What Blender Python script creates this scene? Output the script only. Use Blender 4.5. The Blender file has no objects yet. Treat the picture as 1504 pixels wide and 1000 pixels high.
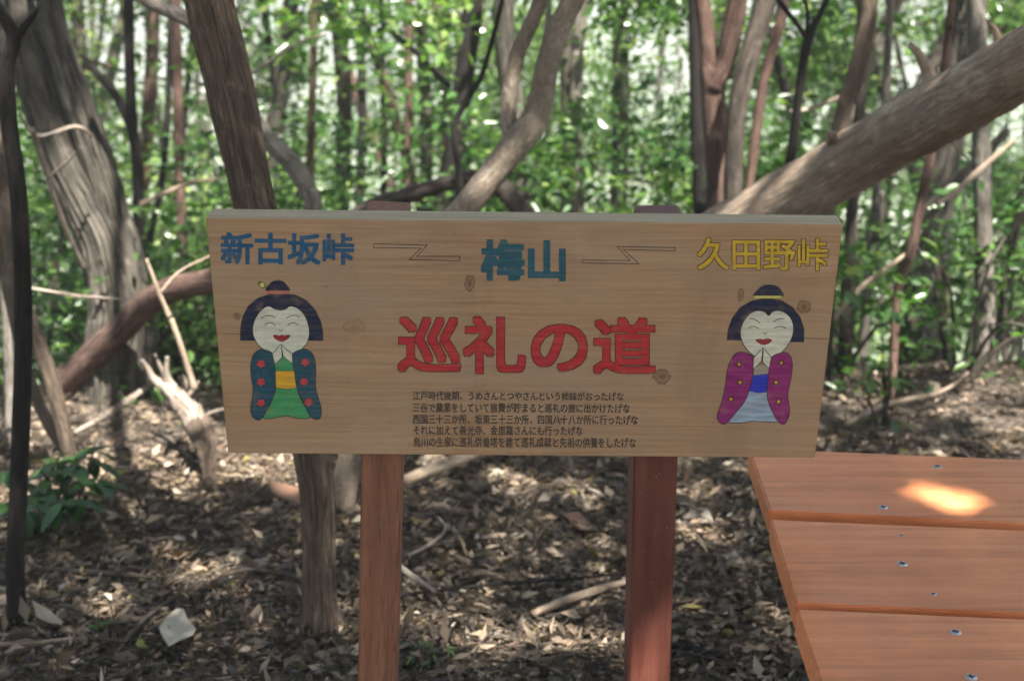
import bpy, bmesh, math, random
import numpy as np
from mathutils import Vector, Matrix, noise
from mathutils.geometry import tessellate_polygon
R = math.radians
rnd = random.Random(7)
rng = np.random.default_rng(11)
SC = bpy.context.scene
COL = SC.collection

# ------------------------------------------------------------------ camera
EYE = Vector((0.0, 0.0, 1.5)); PITCH = R(15.0); LENS = 35.0; SENSOR = 23.5
FPX = 1504 * LENS / SENSOR
cd = bpy.data.cameras.new('camera'); cam = bpy.data.objects.new('camera', cd); COL.objects.link(cam)
cam.location = EYE; cam.rotation_euler = (math.pi / 2 - PITCH, 0, 0)
cd.lens = LENS; cd.sensor_width = SENSOR; cd.sensor_fit = 'HORIZONTAL'
cd.clip_start = 0.05; cd.clip_end = 6000
cd.dof.use_dof = True; cd.dof.focus_distance = 2.17; cd.dof.aperture_fstop = 3.3; cd.dof.aperture_blades = 0
SC.camera = cam

# ------------------------------------------------------------------ sky and sun
SUN_EL = R(60.0)
SUN_AZ = (0.42, -0.91)                                   # horizontal direction towards the sun (behind, right)
SUN = Vector((SUN_AZ[0] * math.cos(SUN_EL), SUN_AZ[1] * math.cos(SUN_EL), math.sin(SUN_EL))).normalized()
world = bpy.data.worlds.new('World'); SC.world = world; world.use_nodes = True
wn = world.node_tree.nodes; wl = world.node_tree.links
sky = wn.new('ShaderNodeTexSky'); sky.sky_type = 'NISHITA'; sky.sun_disc = False
sky.dust_density = 4.0; sky.ozone_density = 0.6; sky.sun_elevation = SUN_EL; sky.sun_rotation = math.atan2(SUN.x, SUN.y)
bg = wn['Background']; bg.inputs['Strength'].default_value = 0.055
wl.new(sky.outputs[0], bg.inputs['Color'])
sd = bpy.data.lights.new('sun', 'SUN'); sun = bpy.data.objects.new('sun', sd); COL.objects.link(sun)
sd.energy = 5.0; sd.angle = R(0.53); sd.color = (1.0, 0.95, 0.86)
sun.location = SUN * 30; sun.rotation_euler = (-SUN).to_track_quat('-Z', 'Y').to_euler()
SC.view_settings.view_transform = 'Standard'; SC.view_settings.look = 'None'
SC.view_settings.exposure = 2.4; SC.view_settings.gamma = 1.0; SC.view_settings.use_curve_mapping = False
SC.render.engine = 'CYCLES'
SC.cycles.use_denoising = True; SC.cycles.denoiser = 'OPENIMAGEDENOISE'
SC.cycles.max_bounces = 5; SC.cycles.diffuse_bounces = 3; SC.cycles.transmission_bounces = 3; SC.cycles.volume_bounces = 0
SC.cycles.sample_clamp_indirect = 6.0

# ------------------------------------------------------------------ projection helpers (photo pixel -> place)
FW = Vector((0, math.cos(PITCH), -math.sin(PITCH))); UP = Vector((0, math.sin(PITCH), math.cos(PITCH))); RT = Vector((1, 0, 0))
def ray(px, py): return FW + RT * ((px - 752) / FPX) - UP * ((py - 500) / FPX)
def atY(px, py, Y): r = ray(px, py); return EYE + r * (Y / r.y)
def atZ(px, py, z): r = ray(px, py); return EYE + r * ((z - EYE.z) / r.z)
def depth(p): return (p - EYE).dot(FW)
def wpx(w, p): return w * depth(p) / FPX                 # pixels -> metres at p

def sm(a, b, x):
    t = min(1.0, max(0.0, (x - a) / (b - a))); return t * t * (3 - 2 * t)
def ground_z(x, y):
    z = 0.05 * noise.noise(Vector((x * .55 + 3, y * .55, 1.3))) + 0.018 * noise.noise(Vector((x * 2.3, y * 2.3, 7.7)))
    z += 0.03 * sm(1.3, 3.2, x) * sm(3.0, 5.0, y)
    edge = 4.75 + 0.25 * sm(.7, 1.7, x) + 0.35 * noise.noise(Vector((x * .4, 2.2, 0)))
    s = max(0.0, y - edge)
    if s > 0: z -= 27.0 * (1 - math.exp(-0.42 * s * s / (s + .5) / 27.0))
    z -= 0.10 * max(0.0, abs(x) - 6.0) if abs(x) < 60 else 5.4
    return z
def gnd(px, py, dz=0.0):
    r = ray(px, py); t = 1.0
    for _ in range(400):
        p = EYE + r * t
        if p.z <= ground_z(p.x, p.y) + dz: break
        t += 0.02
    return EYE + r * t

# ------------------------------------------------------------------ object helpers
def tag(o, label=None, cat=None, group=None, kind=None):
    if label: o['label'] = label
    if cat: o['category'] = cat
    if group: o['group'] = group
    if kind: o['kind'] = kind
    return o
def link(name, me, mat=None, parent=None):
    o = bpy.data.objects.new(name, me); COL.objects.link(o)
    if mat is not None and me is not None: me.materials.append(mat)
    if parent is not None:
        o.parent = parent; o.matrix_parent_inverse = parent.matrix_world.inverted()
    return o
def empty(name, loc, label=None, cat=None, group=None):
    o = bpy.data.objects.new(name, None); COL.objects.link(o); o.location = loc; o.empty_display_size = .1
    o.matrix_world = Matrix.Translation(loc)
    return tag(o, label, cat, group)
def mesh(name, verts, faces, smooth=False):
    me = bpy.data.meshes.new(name); me.from_pydata([tuple(v) for v in verts], [], faces)
    if smooth: me.polygons.foreach_set('use_smooth', [True] * len(me.polygons))
    me.update(); return me

# ------------------------------------------------------------------ materials
def mat(name):
    m = bpy.data.materials.new(name); m.use_nodes = True
    nt = m.node_tree; return m, nt, nt.nodes['Principled BSDF'], nt.nodes['Material Output']
class N:
    """tiny node builder"""
    def __init__(s, nt): s.nt = nt
    def n(s, t, **kw):
        x = s.nt.nodes.new(t)
        for k, v in kw.items(): setattr(x, k, v)
        return x
    def L(s, a, b): s.nt.links.new(a, b)
    def math(s, op, a, b=None, c=None, clamp=False):
        x = s.n('ShaderNodeMath', operation=op); x.use_clamp = clamp
        for i, v in enumerate((a, b, c)):
            if v is None: continue
            if hasattr(v, 'links') or hasattr(v, 'is_linked'): s.L(v, x.inputs[i])
            else: x.inputs[i].default_value = v
        return x.outputs[0]
    def noise(s, vec, scale, detail=4, rough=.55, dist=0.0):
        x = s.n('ShaderNodeTexNoise'); x.inputs['Scale'].default_value = scale; x.inputs['Detail'].default_value = detail
        x.inputs['Roughness'].default_value = rough; x.inputs['Distortion'].default_value = dist
        if vec is not None: s.L(vec, x.inputs['Vector'])
        return x.outputs['Fac']
    def mapping(s, vec, scale=(1, 1, 1), loc=(0, 0, 0)):
        x = s.n('ShaderNodeMapping'); x.inputs['Scale'].default_value = scale; x.inputs['Location'].default_value = loc
        s.L(vec, x.inputs['Vector']); return x.outputs[0]
    def ramp(s, fac, stops, interp='LINEAR'):
        x = s.n('ShaderNodeValToRGB'); x.color_ramp.interpolation = interp
        el = x.color_ramp.elements
        while len(el) < len(stops): el.new(0.5)
        for e, (p, c) in zip(el, stops): e.position = p; e.color = (*c, 1) if len(c) == 3 else c
        s.L(fac, x.inputs[0]); return x.outputs[0]
    def mix(s, fac, a, b, blend='MIX'):
        x = s.n('ShaderNodeMix', data_type='RGBA', blend_type=blend)
        for i, v in ((0, fac), (6, a), (7, b)):
            if hasattr(v, 'is_linked'): s.L(v, x.inputs[i])
            else: x.inputs[i].default_value = v if i == 0 else ((*v, 1) if len(v) == 3 else v)
        return x.outputs[2]
    def attr(s, name): x = s.n('ShaderNodeAttribute'); x.attribute_name = name; return x
    def bump(s, h, strength, dist): 
        x = s.n('ShaderNodeBump'); x.inputs['Strength'].default_value = strength; x.inputs['Distance'].default_value = dist
        s.L(h, x.inputs['Height']); return x.outputs[0]

def bark(name, dark, mid, light, scale=60, bump=.006, stretch=.12, patch=None, crack=.6):
    m, nt, p, out = mat(name); k = N(nt)
    v = k.attr('bk').outputs['Vector']
    vs = k.mapping(v, (1, 1, stretch))
    f = k.noise(vs, scale, 6, .6, .6); f2 = k.noise(vs, scale * 2.7, 4, .6)
    big = k.noise(k.mapping(v, (1, 1, .5)), 9, 3, .6)
    h = k.math('ADD', f, k.math('MULTIPLY', f2, .5))
    c = k.ramp(f, [(.28, dark), (.5, mid), (.72, light)])
    c = k.mix(k.ramp(big, [(.35, (0, 0, 0)), (.7, (1, 1, 1))]), c, patch if patch else tuple(x * .7 for x in mid))
    mo = k.noise(k.mapping(v, (1, 1, .45)), 26, 5, .7, .8)
    c = k.mix(k.ramp(mo, [(.42, (0, 0, 0)), (.62, (.65,) * 3)]), c, tuple(x * .5 for x in mid)); c = k.mix(k.ramp(mo, [(.3, (.5,) * 3), (.42, (0, 0, 0))]), c, tuple(min(.7, x * 1.15) for x in light))
    # dark splits along the grain
    ck = k.math('ABSOLUTE', k.math('SUBTRACT', k.noise(k.mapping(v, (1, 1, stretch * .7), (3, 1, 7)), scale * .55, 3, .6, .4), .5))
    c = k.mix(k.ramp(ck, [(.004, (crack,) * 3), (.03, (0, 0, 0))]), c, tuple(x * .4 for x in dark))
    h = k.math('ADD', h, k.math('MULTIPLY', k.math('MINIMUM', ck, .04), 22.0 * crack))
    # lichen / dust specks
    sp = k.noise(v, scale * 2.2, 2, .5)
    c = k.mix(k.ramp(sp, [(.62, (0, 0, 0)), (.8, (.3,) * 3)]), c, tuple(min(.6, x * 1.4 + .02) for x in light))
    k.L(c, p.inputs['Base Color']); p.inputs['Roughness'].default_value = .85
    p.inputs['Specular IOR Level'].default_value = .25
    k.L(k.bump(h, .9, bump), p.inputs['Normal']); return m
BARK_BROWN = bark('bark_brown', (.035, .026, .02), (.135, .098, .073), (.26, .2, .15), 130, .009, .09, None, .45)
BARK_GREY = bark('bark_grey', (.025, .022, .018), (.095, .084, .068), (.21, .19, .155), 40, .02, .09)
BARK_SCALE = bark('bark_scaly', (.1, .078, .058), (.27, .22, .17), (.42, .36, .285), 110, .006, .6, (.1, .07, .05), 0.0)
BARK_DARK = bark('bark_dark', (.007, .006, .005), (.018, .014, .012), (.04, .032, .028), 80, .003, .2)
BARK_RED = bark('bark_red', (.035, .02, .016), (.115, .068, .052), (.22, .15, .12), 60, .005, .15)
BARK_PALE = bark('bark_pale', (.07, .06, .05), (.18, .16, .135), (.33, .3, .26), 50, .005, .3)
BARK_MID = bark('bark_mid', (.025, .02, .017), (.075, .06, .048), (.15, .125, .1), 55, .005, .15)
DEAD = bark('dead_wood', (.14, .1, .072), (.33, .26, .195), (.48, .4, .31), 80, .008, .12, (.2, .14, .1), .3)
DEADPALE = bark('dead_wood_pale', (.14, .105, .08), (.33, .275, .225), (.52, .46, .39), 90, .006, .1, (.2, .15, .12))
TWIG = bark('twig_bark', (.03, .024, .018), (.1, .08, .062), (.2, .165, .13), 120, .001, .2)

def leaf_mat(name, stops, trans=.35, rough=.38, tint='tint', spec=.5):
    m, nt, p, out = mat(name); k = N(nt)
    t = k.attr(tint).outputs['Fac']
    c = k.ramp(t, stops)
    k.L(c, p.inputs['Base Color']); p.inputs['Roughness'].default_value = rough; p.inputs['Specular IOR Level'].default_value = spec
    tr = k.n('ShaderNodeBsdfTranslucent')
    tc = k.mix(1.0, c, (1.25, 1.5, .55), 'MULTIPLY'); k.L(tc, tr.inputs['Color'])
    ms = k.n('ShaderNodeMixShader'); ms.inputs[0].default_value = trans
    k.L(p.outputs[0], ms.inputs[1]); k.L(tr.outputs[0], ms.inputs[2]); k.L(ms.outputs[0], out.inputs['Surface'])
    return m
LEAF = leaf_mat('leaf_green', [(0, (.025, .055, .02)), (.4, (.06, .125, .032)), (.75, (.12, .21, .05)), (1, (.26, .32, .11))], .45, .25)
LEAF_DEEP = leaf_mat('leaf_deep_green', [(0, (.02, .05, .014)), (.6, (.04, .1, .022)), (1, (.085, .16, .035))], .3, .3)
LITTER = leaf_mat('dry_leaf', [(0, (.045, .034, .026)), (.3, (.1, .075, .055)), (.55, (.17, .125, .088)), (.75, (.25, .185, .128)), (.88, (.34, .26, .18)),
                               (.95, (.42, .38, .31)), (.97, (.15, .07, .04)), (1, (.2, .2, .05))], .12, .5, spec=.4)

# ground
GROUND, nt, p, out = mat('forest_floor'); k = N(nt)
co = k.n('ShaderNodeTexCoord').outputs['Object']
a = k.noise(co, 9, 8, .65); b = k.noise(co, 60, 5, .6)
c = k.ramp(k.math('ADD', k.math('MULTIPLY', a, .6), k.math('MULTIPLY', b, .4)), [(.3, (.045, .034, .026)), (.5, (.09, .07, .053)), (.7, (.16, .125, .095))])
sx = k.n('ShaderNodeSeparateXYZ'); k.L(co, sx.inputs[0])
far = k.math('MULTIPLY_ADD', sx.outputs[1], 1 / 30.0, -1.1, clamp=True)
bright_far = k.ramp(k.noise(co, .02, 4, .6), [(.35, (.12, .17, .07)), (.5, (.26, .32, .18)), (.62, (.46, .48, .4))])  # pale far ground stands in for bright light between the leaves
k.L(k.mix(far, c, bright_far), p.inputs['Base Color']); p.inputs['Roughness'].default_value = .95
k.L(k.bump(k.math('ADD', a, b), .8, .02), p.inputs['Normal'])

def grow(a, b, n, g):                                    # n values from a to b with growing steps
    s = np.cumsum(g ** np.arange(n)); return a + (b - a) * s / s[-1]
xs = np.concatenate([-grow(5, 1500, 45, 1.13)[::-1], np.linspace(-5, 5, 161), grow(5, 1500, 45, 1.13)])
ys = np.concatenate([-grow(1, 300, 35, 1.13)[::-1], np.linspace(-1, 9, 181), grow(9, 3000, 70, 1.1)])
V = [(x, y, ground_z(x, y)) for y in ys for x in xs]
nx = len(xs); V0 = V
Fc = [(j * nx + i, j * nx + i + 1, (j + 1) * nx + i + 1, (j + 1) * nx + i) for j in range(len(ys) - 1) for i in range(nx - 1)]
tag(link('ground', mesh('ground', V, Fc, True), GROUND), kind='structure')

# ------------------------------------------------------------------ tubes (trunks, limbs, sticks)
def catmull(pts, n):
    out = []
    P = [pts[0]] + list(pts) + [pts[-1]]
    for i in range(1, len(P) - 2):
        p0, p1, p2, p3 = P[i - 1], P[i], P[i + 1], P[i + 2]
        for j in range(n):
            t = j / n
            out.append(.5 * ((2 * p1) + (-p0 + p2) * t + (2 * p0 - 5 * p1 + 4 * p2 - p3) * t * t + (-p0 + 3 * p1 - 3 * p2 + p3) * t * t * t))
    out.append(P[-2]); return out
def tube(name, pts, rad, seg=12, sub=6, lump=.06, ridge=0.0, rfreq=9.0, seed=0.0, cap=True, jag=0.0):
    """pts: Vectors, rad: radii. A tapered, uneven stem; 'bk' carries bark coordinates."""
    P4 = [Vector((*p, r)) for p, r in zip(pts, rad)]
    path = catmull(P4, sub)
    C = [Vector(p[:3]) for p in path]; Rr = [max(.0006, p[3]) for p in path]
    T = [(C[min(i + 1, len(C) - 1)] - C[max(i - 1, 0)]).normalized() for i in range(len(C))]
    u = T[0].orthogonal().normalized(); V = []; B = []; s = 0
    for i, (c, r, t) in enumerate(zip(C, Rr, T)):
        u = (u - t * u.dot(t)).normalized(); w = t.cross(u)
        if i: s += (C[i] - C[i - 1]).length
        for j in range(seg):
            a = 2 * math.pi * j / seg; d = u * math.cos(a) + w * math.sin(a)
            q = Vector((math.cos(a) * r, math.sin(a) * r, s + seed))
            f = 1 + lump * noise.noise(q * (1.2 / max(r, .01)) * .5 + Vector((seed, 0, 0))) + lump * .8 * noise.noise(Vector((seed * 3.1, s * 5, a * .3)))
            if ridge:
                f += ridge * (abs(noise.noise(Vector((math.cos(a) * rfreq * .35, math.sin(a) * rfreq * .35, s * 1.6 + seed)))) * 2 - .5)
            V.append(c + d * r * f); B.append((q.x, q.y, q.z))
    n = len(C)
    F = [(i * seg + j, i * seg + (j + 1) % seg, (i + 1) * seg + (j + 1) % seg, (i + 1) * seg + j) for i in range(n - 1) for j in range(seg)]
    if cap:
        F.append(tuple(range(seg))[::-1])
        if jag:
            for j in range(seg): V[(n - 1) * seg + j] = V[(n - 1) * seg + j] + T[-1] * (rnd.random() * jag)
        F.append(tuple(range((n - 1) * seg, n * seg)))
    me = mesh(name, V, F, True)
    at = me.attributes.new('bk', 'FLOAT_VECTOR', 'POINT'); at.data.foreach_set('vector', np.array(B, dtype=np.float32).ravel())
    return me
def pix_path(pts, Y0, Y1):
    """(px, py, width px) list -> points on planes Y0..Y1 and radii."""
    n = len(pts); P = []; Rd = []
    for i, (x, y, w) in enumerate(pts):
        q = atY(x, y, Y0 + (Y1 - Y0) * i / max(1, n - 1)); P.append(q); Rd.append(wpx(w, q) / 2)
    return P, Rd

# ------------------------------------------------------------------ leaves
def finish_leaves(name, V, F, n, nv, tint, r):
    me = bpy.data.meshes.new(name); k = F.shape[1]
    me.vertices.add(len(V)); me.vertices.foreach_set('co', V.astype(np.float32).ravel())
    me.loops.add(F.size); me.loops.foreach_set('vertex_index', F.astype(np.int32).ravel())
    me.polygons.add(len(F)); me.polygons.foreach_set('loop_start', np.arange(0, F.size, k, dtype=np.int32))
    me.update(calc_edges=True)
    if tint is None: tint = r.uniform(0, 1, n)
    at = me.attributes.new('tint', 'FLOAT', 'POINT'); at.data.foreach_set('value', np.repeat(np.asarray(tint), nv).astype(np.float32))
    return me
def leaf_mesh(name, pos, L, nrm_up=.55, aspect=.42, droop=.25, tint=None, r=rng, spread=0.0, simple=False):
    """one two-facet leaf per position (a folded blade)"""
    n = len(pos); pos = np.asarray(pos)
    d = r.normal(size=(n, 3)); d[:, 2] = d[:, 2] * .35 - droop
    d /= np.linalg.norm(d, axis=1)[:, None]
    up = r.normal(size=(n, 3)) * (1 - nrm_up); up[:, 2] += nrm_up
    side = np.cross(d, up); side /= np.linalg.norm(side, axis=1)[:, None] + 1e-9
    nn = np.cross(side, d)
    ln = (L * r.uniform(.65, 1.3, n))[:, None]; wd = ln * aspect * r.uniform(.8, 1.2, n)[:, None] * .5
    if spread:
        ln = (L * np.clip(r.lognormal(-.1, spread, n), .3, 2.2))[:, None]; wd = ln * r.uniform(.16, .55, n)[:, None] * .5
    fold = wd * r.uniform(-.1, .55, n)[:, None]
    a = pos; t = pos + d * ln - nn * ln * .12
    if simple:
        m1 = pos + d * ln * .45 - nn * ln * .03
        V = np.stack([a, m1 + side * wd + nn * fold, t, m1 - side * wd + nn * fold], 1).reshape(-1, 3); nv = 4
        b = (np.arange(n) * 4)[:, None]; F = np.concatenate([b + np.array([0, 1, 2]), b + np.array([0, 2, 3])], 1).reshape(-1, 3)
        return finish_leaves(name, V, F, n, nv, tint, r)
    l1 = pos + d * ln * .32 + side * wd + nn * fold; l2 = pos + d * ln * .68 + side * wd * .8 + nn * fold * .8
    r1 = pos + d * ln * .32 - side * wd + nn * fold; r2 = pos + d * ln * .68 - side * wd * .8 + nn * fold * .8
    V = np.stack([a, l1, l2, t, r2, r1], 1).reshape(-1, 3)
    b = (np.arange(n) * 6)[:, None]
    F = np.concatenate([b + np.array([0, 1, 2, 3]), b + np.array([0, 3, 4, 5])], 1).reshape(-1, 4)
    return finish_leaves(name, V, F, n, 6, tint, r)

BEAMS = []                                               # gaps cut in the canopy to light chosen spots: (point, radius)
def beam(p, r): BEAMS.append((np.array(p), r))
SUNV = np.array(SUN)
def cull(pos):
    keep = np.ones(len(pos), bool)
    for q, r in BEAMS:
        v = pos - q; t = v @ SUNV
        dd = np.linalg.norm(v - np.outer(t, SUNV), axis=1)
        keep &= ~((dd < r + .085) & (t > .9))
    return pos[keep]
def clumps(centers, rad, per, r=rng, squash=.55):
    c = np.repeat(np.asarray(centers), per, axis=0); o = r.normal(size=c.shape) * rad * .55; o[:, 2] *= squash
    return c + o

# =================================================================== THE SIGN
LEAN = R(8.0)
BN = Vector((0, -math.cos(LEAN), -math.sin(LEAN)))       # outward normal of the sign's face (leans towards the reader)
BC = EYE + ray(768, 495) * 2.16
def bp(px, py, off=0.0):
    """photo pixel -> point on the sign's face, 'off' metres in front of it"""
    r = ray(px, py); o = BC + BN * off
    return EYE + r * ((o - EYE).dot(BN) / r.dot(BN))
BX = (bp(1238, 330) - bp(302, 320)).normalized(); BY = BX.cross(BN).normalized()
if BY.z < 0: BY = -BY
sign = empty('wooden_sign', Vector((BC.x, BC.y + .1, 0)), 'pale wooden trail sign with painted Japanese lettering and two praying women, on two red-brown posts', 'sign')
THK = .042

WOOD_SIGN, nt, p, out = mat('sign_wood'); k = N(nt)
co = k.n('ShaderNodeTexCoord').outputs['Object']
# knots: photo pixel, half width px, half height px, ring strength
KN = [(690, 415, 7, 13, .9), (520, 480, 16, 12, .35), (972, 553, 12, 12, .8), (1088, 433, 5, 9, .8), (1181, 451, 10, 10, .9), (348, 464, 5, 6, .8), (893, 497, 14, 14, .3), (822, 617, 8, 5, .6), (690, 640, 5, 3, .4)]
def brd2(px, py): q = bp(px, py) - BC; return q.dot(BX), q.dot(BY)
sx = k.n('ShaderNodeSeparateXYZ'); k.L(co, sx.inputs[0])
wob = k.math('MULTIPLY', k.math('SUBTRACT', k.noise(k.mapping(co, (3, 9, 9)), 1, 3), .5), .02)
knoise = k.noise(k.mapping(co, (70, 110, 90)), 1, 4, .6); knot_ring = None; knot_core = None; warp = None
for (kx, ky, hw, hh, st) in KN:
    x, y = brd2(kx, ky); mx, my = hw / 1040, hh / 1040
    ux = k.math('DIVIDE', k.math('SUBTRACT', sx.outputs[0], x), mx); uy = k.math('DIVIDE', k.math('SUBTRACT', sx.outputs[1], y), my)
    d = k.math('SQRT', k.math('ADD', k.math('MULTIPLY', ux, ux), k.math('MULTIPLY', uy, uy)))
    d = k.math('ADD', d, k.math('MULTIPLY', k.math('SUBTRACT', knoise, .5), 1.1))
    core = k.math('MULTIPLY', k.math('SUBTRACT', 1.15, d, clamp=True), st, clamp=True)
    ring = k.math('MULTIPLY', k.math('SUBTRACT', 1.0, k.math('MULTIPLY', k.math('ABSOLUTE', k.math('SUBTRACT', d, .9)), 5.0), clamp=True), st)
    dx = k.math('MULTIPLY', ux, .3); d2 = k.math('ADD', k.math('MULTIPLY', dx, dx), k.math('MULTIPLY', k.math('MULTIPLY', uy, uy), .3))
    wv = k.math('MULTIPLY', k.math('DIVIDE', uy, k.math('ADD', d2, .5)), my * .12 * st)
    knot_core = core if knot_core is None else k.math('MAXIMUM', knot_core, core)
    knot_ring = ring if knot_ring is None else k.math('MAXIMUM', knot_ring, ring)
    warp = wv if warp is None else k.math('ADD', warp, wv)
cb = k.n('ShaderNodeCombineXYZ'); k.L(k.math('MULTIPLY', sx.outputs[0], .025), cb.inputs[0])
k.L(k.math('ADD', k.math('SUBTRACT', sx.outputs[1], warp), wob), cb.inputs[1]); k.L(sx.outputs[2], cb.inputs[2])
g1 = k.noise(cb.outputs[0], 170, 6, .6); g2 = k.noise(cb.outputs[0], 42, 4, .55); g3 = k.noise(k.mapping(co, (2.2, 5, 5)), 1.6, 4, .6)
fine = k.noise(k.mapping(co, (60, 900, 900)), 1, 3, .6)
c = k.ramp(g1, [(.3, (.255, .145, .075)), (.5, (.355, .213, .115)), (.68, (.42, .27, .155))])
c = k.mix(k.ramp(g2, [(.42, (0, 0, 0)), (.7, (.45,) * 3)]), c, (.31, .175, .085))
c = k.mix(k.ramp(g3, [(.4, (0, 0, 0)), (.65, (.75,) * 3)]), c, (.31, .225, .145))          # weathered greyer areas
c = k.mix(k.math('MULTIPLY', fine, .25), c, (.14, .1, .07))
c = k.mix(k.math('MULTIPLY', knot_core, 1.0), c, (.13, .055, .024)); c = k.mix(k.math('MULTIPLY', knot_ring, .8, clamp=True), c, (.035, .022, .015))
blot = k.noise(k.mapping(co, (30, 60, 60)), 1, 2, .5)
c = k.mix(k.ramp(blot, [(.74, (0, 0, 0)), (.78, (.6,) * 3)]), c, (.1, .08, .06))
st1 = k.noise(k.mapping(co, (7, 2.6, 5), (4, 2, 1)), 1, 5, .65, .5); c = k.mix(k.ramp(st1, [(.5, (0, 0, 0)), (.72, (.5,) * 3)]), c, (.19, .125, .08))
st2 = k.noise(k.mapping(co, (3, 14, 5), (9, 2, 1)), 1, 5, .7, .3); c = k.mix(k.ramp(st2, [(.52, (0, 0, 0)), (.74, (.45,) * 3)]), c, (.42, .3, .19))
spk = k.noise(co, 130, 2, .5); c = k.mix(k.ramp(spk, [(.73, (0, 0, 0)), (.78, (.6,) * 3)]), c, (.05, .04, .03))
# weathered top and end grain
ge = k.n('ShaderNodeNewGeometry'); dt = k.n('ShaderNodeVectorMath', operation='DOT_PRODUCT'); k.L(ge.outputs['True Normal'], dt.inputs[0]); dt.inputs[1].default_value = BN
face = k.ramp(dt.outputs['Value'], [(.5, (0, 0, 0)), (.9, (1, 1, 1))])
wea = k.ramp(g1, [(.3, (.3, .24, .16)), (.7, (.46, .38, .26))])
c = k.mix(face, wea, c)
k.L(c, p.inputs['Base Color']); p.inputs['Roughness'].default_value = .6; p.inputs['Specular IOR Level'].default_value = .3
k.L(k.bump(k.math('ADD', g1, k.math('MULTIPLY', fine, .5)), .35, .0015), p.inputs['Normal'])

MB = Matrix.Identity(4)
for i, v in enumerate((BX, BY, -BN.cross(Vector((0,0,0))) if False else BN)):
    MB.col[i][:3] = v
MB.col[3][:3] = BC
MBi = MB.inverted()
def to_board(p): return MBi @ p
front = [to_board(bp(*q)) for q in ((302, 320.5), (1238, 330), (1197, 672.5), (335, 665.5))]
bm = bmesh.new()
fv = [bm.verts.new((v.x, v.y, 0)) for v in front]; bv = [bm.verts.new((v.x, v.y, -THK)) for v in front]
bm.faces.new(fv[::-1]); bm.faces.new(bv)
for i in range(4): bm.faces.new((fv[i], fv[(i + 1) % 4], bv[(i + 1) % 4], bv[i]))
bmesh.ops.recalc_face_normals(bm, faces=bm.faces)
bmesh.ops.bevel(bm, geom=list(bm.edges), offset=.0014, segments=2, affect='EDGES')
me = bpy.data.meshes.new('board'); bm.to_mesh(me); bm.free()
board = bpy.data.objects.new('board', me); COL.objects.link(board); me.materials.append(WOOD_SIGN)
board.matrix_world = MB; board.parent = sign; board.matrix_parent_inverse = sign.matrix_world.inverted()
tag(board, 'weathered pale wooden board with knots and painted front')
bpy.context.view_layer.update()

def paint(name, col, rough=.55, vary=.18):
    m, nt, p, out = mat(name); k = N(nt)
    co = k.n('ShaderNodeTexCoord').outputs['Object']
    f = k.noise(k.mapping(co, (25, 160, 100)), 1, 5, .65); g = k.noise(co, 40, 3, .6)
    c = k.mix(k.ramp(f, [(.35, (0, 0, 0)), (.7, (1, 1, 1))]), tuple(x * (1 - vary) for x in col), tuple(min(1, x * (1 + vary) + .01) for x in col))
    gr = k.noise(k.mapping(co, (5, 260, 100)), 1, 5, .7)
    c = k.mix(k.ramp(gr, [(.5, (0, 0, 0)), (.8, (.38,) * 3)]), c, (.3, .19, .1))            # wood grain through thin paint
    c = k.mix(k.ramp(g, [(.55, (0, 0, 0)), (.75, (.3,) * 3)]), c, (.3, .2, .11))             # worn patches
    k.L(k.bump(gr, .4, .0008), p.inputs['Normal'])
    k.L(c, p.inputs['Base Color']); p.inputs['Roughness'].default_value = rough; p.inputs['Specular IOR Level'].default_value = .3
    return m
INK = paint('ink_black', (.025, .018, .016)); INK_S = paint('ink_small_print', (.05, .038, .033))
P_BLUE = paint('paint_blue', (.006, .07, .15)); P_TEAL = paint('paint_teal', (.008, .075, .105)); P_YEL = paint('paint_yellow', (.46, .30, .02))
P_RED = paint('paint_red', (.36, .018, .022)); P_NAVY = paint('paint_navy', (.006, .013, .038)); P_WHITE = paint('paint_white', (.5, .5, .4))
P_ROBE = paint('paint_robe_teal', (.006, .055, .085)); P_GREEN = paint('paint_green', (.035, .24, .085)); P_OBI = paint('paint_obi_yellow', (.55, .30, .02))
P_MAG = paint('paint_magenta', (.2, .012, .12)); P_OBLUE = paint('paint_obi_blue', (.012, .025, .36)); P_SKIRT = paint('paint_pale_blue', (.25, .33, .42), vary=.3)
P_GREY = paint('paint_grey', (.28, .25, .2)); P_LIP = paint('paint_lip', (.25, .012, .02)); P_FLW = paint('paint_flower', (.4, .04, .05)); P_DKR = paint('paint_dark_red', (.1, .015, .015)); P_BAND = paint('paint_band', (.36, .12, .08)); P_YG = paint('paint_yellow_band', (.5, .48, .12)); P_LEAF = paint('paint_leaf', (.16, .2, .05))

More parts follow.
